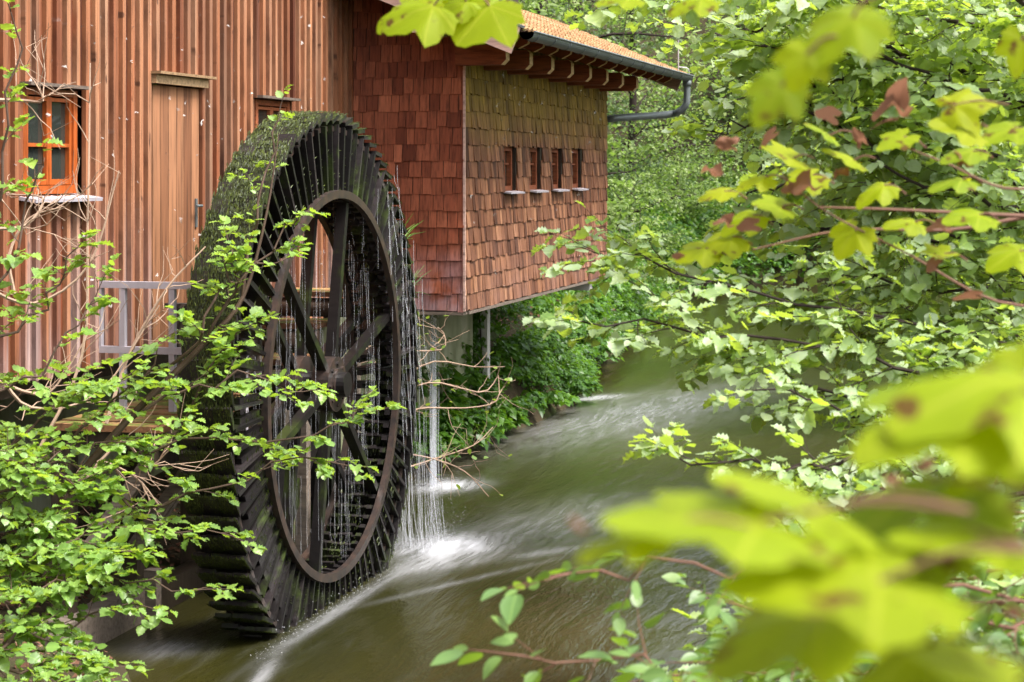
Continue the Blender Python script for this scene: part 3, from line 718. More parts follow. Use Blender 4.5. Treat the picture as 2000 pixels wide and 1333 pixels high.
# ------------------------------------------------------------------ water wheel
WC = Vector((-5.5, 14.66, 1.73)); RI, RO, WW = 1.51, 2.17, .40
wheel = thing('water_wheel', WC, 'large dark mossy wooden water wheel dripping water beside the mill wall', 'water wheel')
NP = 84
pads = []
for v_ in range(4):
    pm = MB()
    # local frame: z = outward, x = axle, y = tangent
    for q in range(3):
        x_ = (-1 + q) * (WW / 3.02) + rnd.uniform(-.004, .004)
        pm.box((x_, 0, (RI + .03 + 2.05) / 2 + rnd.uniform(-.01, .01)), (WW / 3.1, .024, 2.08 - RI - .03), tone=rnd.random(), jit=.004)
        a = Vector((x_, .01, 2.09)); b = Vector((x_, .175 + rnd.uniform(-.008, .008), RO - .025 + rnd.uniform(-.015, .01)))
        pm.bar(a, b, WW / 3.1, .032, rnd.random(), up=(0, -.3, .9))
    for sx in (-1, 1):
        pm.box((sx * (WW / 2 - .06), .035, 1.70), (.05, .04, .42), tone=.3)
    pads.append((pm.mesh('paddle'), None))
    ml = Leaves()
    for i in range(1100):
        t = rnd.random(); x_ = rnd.uniform(-WW / 2, WW / 2)
        p = Vector((x_, .02 + .16 * t, 2.11 + .06 * t)) if rnd.random() < .8 else Vector((x_, .02, rnd.uniform(1.5, 1.87)))
        ml.add(p, Vector((rnd.gauss(0, .15), 1, .12 + rnd.gauss(0, .12))), Vector((rnd.gauss(0, .3), 0, 1)), rnd.uniform(.012, .045), rnd.random())
    mo = ml.build('moss', M['moss'], None, 'blade'); mm = mo.data; bpy.data.objects.remove(mo)
    pads[-1] = (pads[-1][0], mm)
for me_, _ in pads: me_.materials.append(M['wheel_wood'])
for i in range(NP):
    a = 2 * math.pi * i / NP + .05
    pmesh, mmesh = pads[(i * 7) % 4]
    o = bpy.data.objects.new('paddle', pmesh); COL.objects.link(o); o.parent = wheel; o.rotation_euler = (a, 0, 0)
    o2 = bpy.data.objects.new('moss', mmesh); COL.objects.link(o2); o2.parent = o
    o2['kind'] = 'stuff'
def ring(name, x, ri, ro, th, mat, n=96, tone=.5):
    m = MB(); vs = []
    for i in range(n):
        a = 2 * math.pi * i / n; c, s_ = math.cos(a), math.sin(a)
        for rr_, xx in ((ri, -th / 2), (ro, -th / 2), (ro, th / 2), (ri, th / 2)): vs.append(WC + Vector((x + xx, c * rr_, s_ * rr_)))
    fs = []
    for i in range(n):
        j = (i + 1) % n
        for q in range(4): fs.append((i * 4 + q, i * 4 + (q + 1) % 4, j * 4 + (q + 1) % 4, j * 4 + q))
    m.add(vs, fs, tone); return m.build(name, mat, wheel)
for sx in (-1, 1):
    ring('rim', sx * (WW / 2 + .005), RI - .025, RI + .04, .05, M['iron'])
    ring('outer_band', sx * (WW / 2 - .055), 2.02, 2.06, .03, M['iron'])
NSP = 6
for sx in (-1, 1):
    for i in range(NSP):
        a = 2 * math.pi * i / NSP + .30
        s_ = MB(); d = Vector((0, math.cos(a), math.sin(a)))
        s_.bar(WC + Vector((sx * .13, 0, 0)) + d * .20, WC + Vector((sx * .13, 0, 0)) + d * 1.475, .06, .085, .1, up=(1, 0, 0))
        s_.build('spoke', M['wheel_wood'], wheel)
ax = MB(); ax.tube([WC + Vector((-1.2, 0, 0)), WC + Vector((.29, 0, 0))], .10, 20, .2); ax.build('axle', M['wheel_wood'], wheel)
for sx in (-1, 1):
    hb = MB(); hb.tube([WC + Vector((sx * .06, 0, 0)), WC + Vector((sx * .2, 0, 0))], .22, 24); hb.tube([WC + Vector((sx * .19, 0, 0)), WC + Vector((sx * .222, 0, 0))], .13, 24)
    for q in range(8): a = q * math.pi / 4; hb.tube([WC + Vector((sx * .18, math.cos(a) * .165, math.sin(a) * .165)), WC + Vector((sx * .215, math.cos(a) * .165, math.sin(a) * .165))], .018, 6)
    hb.build('hub', M['iron'], wheel)
# grass tufts that grew on the wheel rim
tf = MB()
for (yo, zo) in ((1.93, 1.05), (2.1, .60)):
    for q in range(26):
        b = WC + Vector((rnd.uniform(-.1, .15), yo, zo)); e = b + Vector((rnd.uniform(-.05, .2), rnd.uniform(.02, .35), rnd.uniform(-.12, .28)))
        tf.tube([b, b.lerp(e, .6) + Vector((0, 0, .02)), e], [.005, .004, .001], 3, rnd.random(), cap=False)
tf.build('grass_tuft', M['leaf_ivy'], wheel)

# timber trestle that carries the axle
tr = thing('axle_trestle', (-6.02, 14.9, 0), 'dark wet timber trestle carrying the wheel axle behind the wheel', 'trestle')
t = MB(); t.box((-6.02, 14.98, .65), (.2, .26, 2.1), tone=.4); t.build('post', M['wheel_wood'], tr)
t = MB(); t.box((-6.02, 16.35, .55), (.2, .24, 1.9), tone=.6); t.build('post', M['wheel_wood'], tr)
t = MB(); t.bar((-6.02, 15.1, .3), (-6.02, 16.2, 1.3), .12, .16); t.build('brace', M['wheel_wood'], tr)
# landing below the door
ld = thing('wooden_landing', (-6.3, 13.6, 0), 'mossy wooden landing on braced dark posts below the plank door', 'platform')
dk = MB(); y_ = 12.55
while y_ < 15.0:
    w_ = rnd.uniform(.14, .18); dk.box((-6.27, y_ + w_ / 2, 1.62 + rnd.uniform(-.006, .006)), (.86, w_ - .01, .05), tone=rnd.random(), jit=.004); y_ += w_
dk.build('deck', M['deck_wood'], ld)
for yy in (12.65, 13.75, 14.85):
    for xx in (-6.64,):
        t = MB(); t.box((xx, yy, .72), (.14, .14, 1.5), tone=rnd.random()); t.build('post', M['dark_wood'], ld)
    t = MB(); t.bar((-6.68, yy, 1.53), (-5.84, yy, 1.53), .12, .13, .5); t.build('cross_beam', M['dark_wood'], ld)
t = MB(); t.bar((-5.93, 12.5, 1.42), (-5.93, 15.0, 1.42), .11, .14, .7); t.build('beam', M['dark_wood'], ld)
for y0, y1 in ((12.7, 13.3), (13.7, 13.15), (13.8, 14.4)):
    t = MB(); t.bar((-6.60, y0, .55), (-5.95, y0, 1.44), .08, .10, .8); t.build('brace', M['grey_wood'], ld)
# steps going up along the wall
st = thing('wooden_steps', (-6.3, 15.8, 1.5), 'broad wooden steps with a round log riser behind the wheel', 'steps')
for k_, (y_, z_) in enumerate(((15.25, 1.86), (15.95, 2.10), (16.75, 2.32))):
    t = MB()
    for q in range(3): t.box((-6.28, y_ - .2 + q * .2, z_), (.86, .19, .045), tone=rnd.random(), jit=.004)
    so_ = t.build('tread', M['deck_wood'], st)
    t = MB(); t.tube([(-6.68, y_ - .22, z_ - .12), (-5.86, y_ - .22, z_ - .12)], .085, 12, .5); t.build('log_riser', M['bark'], st, True)
t = MB(); t.bar((-5.92, 15.0, 1.35), (-5.92, 17.1, 2.1), .07, .16, .6); t.build('stringer', M['grey_wood'], st)
for yy in (15.6, 16.9):
    t = MB(); t.box((-5.95, yy, .85), (.10, .10, 1.8), tone=.7); t.build('post', M['grey_wood'], st)
t = MB(); t.bar(P(512, 548, 16.9), P(438, 682, 15.3), .07, .09, .5); t.bar(P(438, 682, 15.3), P(446, 790, 15.3), .06, .06, .5); t.build('handrail', M['tan_wood'], st)
# pale steel railing across the landing
ra = thing('steel_railing', (-6.27, 13.3, 1.6), 'pale grey steel railing frame in front of the plank wall', 'railing')
for nm, a, b in (('top_rail', (-6.72, 2.585), (-5.5, 2.585)), ('bottom_rail', (-6.72, 2.10), (-5.5, 2.10))):
    t = MB(); t.bar((a[0], 13.3, a[1]), (b[0], 13.3, b[1]), .05, .05); t.build(nm, M['rail'], ra)
for xx, z0 in ((-6.69, 2.1), (-6.5, 1.55), (-6.1, 1.55), (-5.53, 1.2)):
    t = MB(); t.box((xx, 13.3, (z0 + 2.56) / 2), (.045, .044, 2.56 - z0 - .005)); t.build('baluster', M['rail'], ra)
bx = thing('carved_board', (-6.3, 13.9, 1.65), 'dark grey board with swirling wood grain leaning behind the railing', 'board')
t = MB(); t.box((-6.1, 14.1, 2.05), (.75, .05, .62), tone=.1); t.box((-6.1, 14.07, 2.38), (.80, .10, .035), tone=.9)
def swirl():
    m = NM('swirling_grain_wood'); g = m.n('NewGeometry'); mp = m.n('Mapping'); mp.inputs['Location'].default_value = (6.0, 0, -2.1); m.l(g.outputs['Position'], mp.inputs[0])
    wv = m.n('TexWave', wave_type='RINGS', rings_direction='Y'); wv.inputs['Scale'].default_value = 6; wv.inputs['Distortion'].default_value = 3; m.l(mp.outputs[0], wv.inputs[0])
    m.base(m.mix(wv.outputs[1], (.03, .025, .022), (.12, .10, .085)), .7, .3); return m.m
t.build('board', swirl(), bx)
# kerb of squared logs along the near bank
kb = thing('log_kerb', (-6.5, 12.6, 0), 'mossy squared timber kerb holding back the near left bank', 'kerb')
t = MB(); t.bar((-6.52, 11.9, .12), (-6.56, 13.65, .12), .16, .30, .4); t.build('log', M['grey_wood'], kb)
t = MB(); t.bar((-6.55, 13.72, .10), (-6.58, 16.5, .10), .15, .26, .2); t.build('log', M['dark_wood'], kb)
for p in ((-6.43, 11.98), (-6.44, 13.68), (-6.44, 15.6)):
    t = MB(); t.box((p[0], p[1], .08), (.10, .10, .62), tone=.4); t.build('stake', M['grey_wood'], kb)

# ------------------------------------------------------------------ falling water
fw = MB()
def strand(x, y, z0, z1, r, lean=0):
    n = 4; pts = [(x + lean * (i / n) ** 2 + rnd.uniform(-.004, .004), y + rnd.uniform(-.004, .004), z0 + (z1 - z0) * i / n) for i in range(n + 1)]
    fw.tube(pts, [r * rnd.uniform(.5, 1) for _ in pts], 4, cap=False)
for i in range(260):       # off the downstream half of the wheel
    a = rnd.triangular(-.5, 1.25, .25); ro = RO - rnd.random() ** 2 * .6
    y_ = WC.y + math.cos(a) * ro + rnd.uniform(0, .12); z_ = WC.z + math.sin(a) * ro; L = rnd.uniform(.1, 1.0)
    strand(WC.x + rnd.uniform(-.2, .26), y_, z_, max(.0, z_ - L), rnd.choice((.0014, .002, .003)), rnd.uniform(0, .06))
for i in range(260):       # drips through the inner ring
    y_ = WC.y + rnd.uniform(-1.3, 1.5); top = WC.z + math.sqrt(max(.01, 1.5 ** 2 - (y_ - WC.y) ** 2)); z_ = rnd.uniform(.4, top); strand(WC.x + rnd.uniform(-.2, .2), y_, z_, max(.05, z_ - rnd.uniform(.1, .8)), .0013)
for i in range(90):       # splash curtain at the downstream foot
    y_ = WC.y + RO + rnd.gauss(.12, .12); strand(WC.x + rnd.uniform(-.15, .35), y_, rnd.uniform(.2, 1.3), 0, rnd.choice((.002, .004)), rnd.uniform(0, .1))
for i in range(45): strand(-6.2 + rnd.gauss(0, .016), 20.2 + rnd.gauss(0, .03), 1.95, 0, rnd.choice((.003, .006)))
o = fw.build('falling_water', M['fall'], None, True); tag(o, 'thin strands of water falling from the wheel and from the bay floor', 'water', kind='stuff')
dr = Leaves()
for i in range(3600):
    if rnd.random() < .5: c = Vector((-5.2 + rnd.gauss(0, .16), 17.15 + rnd.gauss(0, .16), abs(rnd.gauss(0, .16))))
    elif rnd.random() < .6: y_ = rnd.uniform(12.7, 17); c = Vector((-5.24 + abs(rnd.gauss(0, .06)), y_, abs(rnd.gauss(0, .06))))
    else: c = Vector((-6.15 + rnd.gauss(0, .12), 20.25 + rnd.gauss(0, .15), abs(rnd.gauss(0, .07))))
    dr.add(c, rv(1), rv(1), rnd.uniform(.004, .014), 1)
o = dr.build('water_spray', M['fall'], None, 'simple'); tag(o, 'white spray where falling water strikes the river', 'water', kind='stuff')

# ------------------------------------------------------------------ vegetation
def tree(name, label, cat, base, group=None): return thing(name, base, label, cat, group)
def crown_tree(name, label, base, hgt, rad, nleaf, lsize, mat, tone, lean=(0, 0), low=.15, group=None, cat='tree', nlimb=16, bark='bark_dark'):
    base = Vector((base[0], base[1], float(height(base[0], base[1])) - .1)); root = tree(name, label, cat, base, group)
    W = MB(); top = base + Vector((lean[0], lean[1], hgt * .92)); sp = spline([base, base.lerp(top, .5) + rv(hgt * .02), top], 8)
    r0 = hgt * .014 + .03; W.tube(sp, [r0 * (1 - .85 * i / 8) for i in range(9)], 8)
    W.build('trunk', M[bark], root, True)
    L = Leaves(); B = MB(); cl = []
    for i in range(nlimb):
        t = low + (1 - low) * (i + rnd.random() * .6) / nlimb; f = min(t, .99) * 8; p = sp[int(f)].lerp(sp[int(f) + 1], f - int(f))
        a = i * 2.4 + rnd.uniform(-.4, .4); rr_ = rad * (math.sin(math.pi * (.18 + .78 * t)) ** .7) * rnd.uniform(.7, 1.1)
        e = p + Vector((math.cos(a), math.sin(a), rnd.uniform(-.1, .35))) * rr_; mid = p.lerp(e, .5) + Vector((0, 0, rr_ * .08))
        q = spline([p, mid, e], 6); B.tube(q, [r0 * .3 * (1 - t * .5) * (1 - .8 * j / 6) + .004 for j in range(7)], 5, cap=False)
        for j in range(1, 7): cl.append((q[j], rr_ * .16 * (.6 + j * .1)))
        for _ in range(4):
            b0 = q[rnd.randint(2, 6)]; e2 = b0 + (rv(.5) + (e - p).normalized() * .5) * rr_ * .42; B.tube([b0, e2], [.012, .003], 4, cap=False); cl.append((e2, rr_ * .17)); cl.append((b0.lerp(e2, .6), rr_ * .14))
    B.build('limbs', M[bark], root)
    per = nleaf // len(cl)
    for c, s_ in cl:
        k = max(4, int(per * rnd.uniform(.4, 1.6))); tt = tone + rnd.gauss(0, .24)
        # flat sprays of leaves
        o = rng.normal(0, 1, (k, 3)) * np.array([s_ * .85, s_ * .85, s_ * .30]) + np.array(c)
        d = rng.normal(0, 1, (k, 3)) * np.array([1, 1, .4]) + np.array([0, 0, -.35]); n_ = rng.normal(0, .42, (k, 3)) + np.array([0, 0, 1])
        L.arr(o, d, n_, lsize * rng.uniform(.6, 1.25, k), np.clip(tt + rng.normal(0, .17, k), 0, 1))
    L.build('crown', M[mat], root, 'simple')
    return root
far = [  # x, y, height, radius, leaves, mat, tone, label
    (-9.6, 27.5, 6.5, 2.6, 13000, 'leaf_far', .5, 'leafy young tree with fine green leaves just beyond the bay'),
    (-8.7, 33.5, 7.5, 2.9, 12000, 'leaf_far', .85, 'bright green tree leaning over the left bank behind the mill'),
    (-11.5, 34, 12, 3.6, 16000, 'leaf_dark', .2, 'tall dark tree rising above the bay roof'),
    (-10.4, 41, 13, 3.4, 17000, 'leaf_dark', .1, 'dark spruce-like tree seen past the downpipe'),
    (-13.5, 45, 14, 4.0, 14000, 'leaf_dark', .3, 'dark tall tree deep in the left woods'),
    (-9.8, 49, 9, 3.6, 12000, 'leaf_far', .7, 'rounded green tree by the far left bank'),
    (-12.5, 57, 14, 4.5, 15000, 'leaf_dark', .6, 'broad woodland tree behind the far left bank'),
    (-6.6, 64.5, 9, 4.2, 16000, 'leaf_far', .4, 'green tree standing at the river bend'),
    (-2.2, 69, 10, 4.4, 14000, 'leaf_far', .3, 'shadowy tree at the far end of the river'),
    (3.0, 74, 13, 5.5, 12000, 'leaf_dark', .5, 'dark tree beyond the bend on the right'),
    (-8.5, 74, 15, 6, 14000, 'leaf_dark', .5, 'tallest tree closing the view behind the bend'),
    (-16.5, 70, 16, 6.5, 13000, 'leaf_dark', .5, 'large tree far back behind the mill roof'),
    (-17, 52, 15, 5, 10000, 'leaf_dark', .4, 'dark tree far behind the mill roof'),
    (-1.5, 58.0, 5, 2.8, 9000, 'leaf_far', .5, 'low overhanging tree at the dark water of the bend'),
]
for i, (x_, y_, h_, r_, nl, mt, tn, lb) in enumerate(far):
    crown_tree('woodland_tree', lb, (x_, y_), h_, r_, nl, (.085, .12, .10)[i % 3] if y_ < 50 else .15, mt, tn, low=.08 if h_ < 10 else .06, group='woodland trees behind the mill', nlimb=18)
shr = [(-8.2, 38.5, 2.6, 1.8, 6000, .7, 'bright shrub on the left bank past the bay'), (-9.4, 45.5, 3, 2.1, 6000, .5, 'green shrub at the water past the bay'),
       (-8.6, 30.5, 2.2, 1.4, 6000, .6, 'small shrub just past the bay corner'), (-9.6, 54.5, 3.2, 2.4, 6000, .4, 'far shrub hanging over the left bank'), (-7.2, 60.5, 3, 2.2, 6000, .25, 'dark shrub overhanging the river bend'),
       (-4.0, 66, 3.4, 2.6, 6000, .2, 'dark bush in the shade at the river bend'), (1.5, 62, 4, 2.8, 6000, .35, 'bush on the outer bank of the bend'), (-5.6, 62.3, 2.4, 2.2, 6000, .3, 'low round bush in front of the bend trees'), (-3.0, 63.8, 2.2, 2.2, 5000, .15, 'dark low bush at the very edge of the far bend'), (-8.2, 63.5, 3.5, 2.6, 6000, .4, 'taller bush behind the low round one')]
for x_, y_, h_, r_, nl, tn, lb in shr:
    crown_tree('bank_shrub', lb, (x_, y_), h_, r_, nl, .085 if y_ < 50 else .12, 'leaf_far', tn, low=.05, group='shrubs along the far banks', cat='shrub', nlimb=10)

for x_, y_, h_, r_, nl, tn, lb in [(1.2, 20, 8, 2.7, 13000, .6, 'nearest tree on the right bank behind the lindens'), (.9, 27, 8, 2.8, 13000, .55, 'second bushy tree along the right bank'),
        (1.4, 35, 9, 3.4, 13000, .5, 'third tree along the right bank, leaning to the water'), (2.6, 44, 10, 4.2, 13000, .5, 'farthest tree on the right bank before the bend')]:
    crown_tree('riverside_tree', lb, (x_, y_), h_, r_, nl, .11, 'leaf_far', tn, low=.06, group='trees lining the right bank', nlimb=18)
# bank cover under the bay and beyond
gc = Leaves(); gl = Leaves()
ncl = 980; CY = np.concatenate([rng.uniform(18.9, 34, 560), rng.uniform(32, 46, 270), rng.uniform(44, 64, 150)]); CS = np.where(rng.random(ncl) < .45, rng.uniform(0, .5, ncl), rng.uniform(.3, 4.8, ncl))
for cy_, cs_ in zip(CY, CS):
    cx_ = float(XL(cy_)) - cs_
    if cx_ < -6.6 and cy_ < 23.4 and cx_ > -8.2 and rnd.random() < .0: continue
    hh = rnd.uniform(.15, .5); rr2 = rnd.uniform(.18, .42); k = int(110 * rnd.uniform(.5, 1.5)); z0 = max(.02, float(height(cx_, cy_)))
    if cs_ < .45: hh *= .6; rr2 *= .75
    if 19.8 < cy_ < 20.8 and cs_ < .2: continue
    if cy_ > 32: hh *= 1.6; rr2 *= 1.5
    u = rng.normal(0, 1, (k, 3)); u[:, 2] = np.abs(u[:, 2]); u /= np.linalg.norm(u, axis=1, keepdims=True); rad_ = rng.uniform(.75, 1.05, (k, 1))
    p_ = u * rad_ * np.array([rr2, rr2, hh]) + np.array([cx_ + .12, cy_, z0 + .02]); p_[:, 2] = np.maximum(p_[:, 2], .03)
    t0_ = rnd.gauss(.40, .22)
    gc.arr(p_, u * [1, 1, -.4] + rng.normal(0, .35, (k, 3)) + [.2, 0, -.2], u * .7 + rng.normal(0, .3, (k, 3)) + [0, 0, .7], rng.uniform(.045, .10, k) * (1.0 if rnd.random() < .7 else 1.5), np.clip(t0_ + rng.normal(0, .16, k), 0, 1))
for q_ in range(900):
    cy_ = rnd.uniform(57, 84) if q_ % 3 == 0 else rnd.uniform(48, 67); xl_ = float(XL(cy_)); cx_ = rnd.uniform(max(-19, xl_ - 26), min(xl_ - .2, 9)) if q_ % 3 == 0 else rnd.uniform(xl_ - 7, min(xl_, 9)); z0 = max(.02, float(height(cx_, cy_))); k = 90
    u = rng.normal(0, 1, (k, 3)); u[:, 2] = np.abs(u[:, 2]); u /= np.linalg.norm(u, axis=1, keepdims=True)
    p_ = u * rng.uniform(.7, 1.05, (k, 1)) * np.array([1.1, 1.1, rnd.uniform(.5, 1.3)]) + np.array([cx_, cy_, z0])
    gc.arr(p_, u * [1, 1, -.4] + rng.normal(0, .35, (k, 3)), u * .7 + rng.normal(0, .3, (k, 3)) + [0, 0, .7], rng.uniform(.12, .24, k), np.clip(rnd.gauss(.2, .2) + rng.normal(0, .15, k), 0, 1))
n_ = 16000; Yc = rng.uniform(11, 40, n_); Sx = rng.uniform(.1, 5, n_); Xc = XL(Yc) - Sx; zc = height(Xc, Yc) + rng.uniform(0, .04, n_) + .01
gl.arr(np.stack([Xc, Yc, zc], 1), rng.normal(0, 1, (n_, 3)) * [1, 1, .2], rng.normal(0, .4, (n_, 3)) + [.3, 0, 1], rng.uniform(.03, .08, n_), rng.random(n_))
tag(gc.build('bank_plants', M['leaf_ivy'], None, 'simple'), 'dense green ivy and herbs covering the bank below the bay', 'ground cover', kind='stuff')
tag(gl.build('leaf_litter', M['leaf_litter'], None, 'simple'), 'dry brown leaves and chips lying on the left bank', 'leaf litter', kind='stuff')
# right bank cover under the camera side
gr_ = Leaves(); n_ = 14000; Yc = rng.uniform(3, 50, n_); Xc = XR(Yc) + rng.uniform(-.2, 4, n_); zc = height(Xc, Yc) + rng.uniform(0, .3, n_)
gr_.arr(np.stack([Xc, Yc, zc], 1), rng.normal(0, .6, (n_, 3)) + [-.5, 0, 0], rng.normal(0, .4, (n_, 3)) + [0, 0, 1], rng.uniform(.05, .12, n_), rng.random(n_))
tag(gr_.build('bank_undergrowth', M['leaf_ivy'], None, 'simple'), 'low green undergrowth on the right bank', 'ground cover', kind='stuff')
# ivy climbing the white support post
iv = thing('climbing_ivy', (-6.62, 23.6, 0), 'dark ivy climbing the white post under the bay', 'ivy')
L = Leaves(); W = MB(); W.tube(spline([(-6.66, 23.66, 0), (-6.62, 23.66, 1), (-6.68, 23.66, 1.9)], 8), .012, 5, cap=False)
for i in range(420): L.add(Vector((-6.69 + rnd.gauss(0, .055), 23.66 + rnd.uniform(-.05, .02), rnd.uniform(.1, 1.95))), Vector((rnd.gauss(0, .5), -.3, -1)), Vector((0, -1, .3)) + rv(.4), rnd.uniform(.04, .08), rnd.uniform(0, .5))
W.build('stem', M['bark_dark'], iv); L.build('foliage', M['leaf_ivy'], iv, 'simple')

# dry bush hanging in front of the foundation
def dry_bush(name, label, root_p, lines, r, mat='twig_pale', sub=5, leafn=0):
    b = thing(name, root_p, label, 'bush'); W = MB(); L = Leaves()
    for pts in lines:
        sp = spline([p + rv(.03) for p in pts], 12); W.tube(sp, [r * (1 - .75 * i / 12) + .002 for i in range(13)], 5, cap=False)
        for k in range(sub):
            i = rnd.randint(3, 11); d = (sp[i + 1] - sp[i]).normalized() if i < 12 else UP
            q = [sp[i]]; dd = (d * .6 + rv(.5)).normalized(); ln = rnd.uniform(.2, .55)
            for j in range(5): dd = (dd + rv(.22) + UP * .06).normalized(); q.append(q[-1] + dd * ln / 5)
            W.tube(q, [r * .4 * (1 - .13 * j) for j in range(6)], 4, cap=False)
            if rnd.random() < .6:
                q2 = [q[2], q[2] + (rv(.5) + dd).normalized() * ln * .3, q[2] + (rv(.3) + dd).normalized() * ln * .6]; W.tube(q2, [r * .3, r * .22, r * .12], 4, cap=False)
            for _ in range(leafn): L.add(q[rnd.randint(2, 5)] + rv(.02), rv(1), UP + rv(.4), rnd.uniform(.04, .07), rnd.random())
    W.build('twigs', M[mat], b)
    if leafn: L.build('foliage', M['leaf_hazel'], b)
    return b
dry_bush('dry_bush', 'tangle of bare pale curved twigs beside the falling water', (-6.7, 18.8, .4), [
    [P(700, 780, 18.9), P(780, 740, 19), P(850, 700, 19.2), P(930, 720, 19.4), P(985, 718, 19.5)],
    [P(700, 800, 18.8), P(800, 760, 18.9), P(860, 755, 19), P(940, 775, 19.2), P(965, 740, 19.3), P(965, 700, 19.3)],
    [P(720, 790, 18.8), P(780, 700, 18.9), P(850, 690, 19), P(868, 660, 19), P(848, 640, 19)],
    [P(700, 860, 18.6), P(800, 810, 18.8), P(900, 805, 19), P(965, 790, 19.2), P(970, 740, 19.3)],
    [P(690, 720, 18.9), P(730, 670, 19), P(800, 640, 19), P(815, 655, 19)],
    [P(780, 910, 18.6), P(850, 890, 18.8), P(920, 870, 19.2), P(970, 842, 19.5)],
    [P(700, 830, 18.7), P(690, 740, 18.9), P(740, 700, 19), P(760, 640, 19)],
    [P(760, 870, 18.6), P(840, 880, 18.6), P(900, 925, 18.6), P(950, 960, 18.6)],
    [P(640, 850, 18.5), P(680, 800, 18.6), P(740, 780, 18.8)]], .009, sub=8, leafn=1)
dry_bush('dry_bush', 'grey leafless briar among the hazel leaves below the window', (-6.6, 11.4, .3), [
    [P(-40, 560, 11.6), P(90, 590, 11.8), P(160, 520, 11.9), P(230, 340, 12)], [P(0, 700, 11.6), P(60, 800, 11.7), P(200, 760, 11.9), P(300, 620, 12)],
    [P(60, 900, 11.4), P(150, 700, 11.6), P(190, 420, 11.8), P(165, 120, 12)], [P(-30, 450, 11.5), P(50, 470, 11.6), P(85, 400, 11.7), P(10, 380, 11.8)],
    [P(-30, 200, 11.5), P(40, 210, 11.6), P(80, 190, 11.6), P(60, 160, 11.6)], [P(-40, 720, 11.6), P(60, 770, 11.7), P(120, 745, 11.8), P(180, 640, 11.9)],
    [P(160, 960, 11.6), P(240, 870, 11.8), P(300, 900, 12), P(350, 870, 12)], [P(100, 980, 11.6), P(200, 900, 11.8), P(270, 930, 12), P(310, 1000, 12)],
    [P(20, 600, 11.5), P(30, 500, 11.6), P(70, 420, 11.7), P(130, 400, 11.7)], [P(200, 830, 11.9), P(260, 700, 12), P(330, 560, 12.1), P(400, 470, 12.2)]], .010, sub=9)

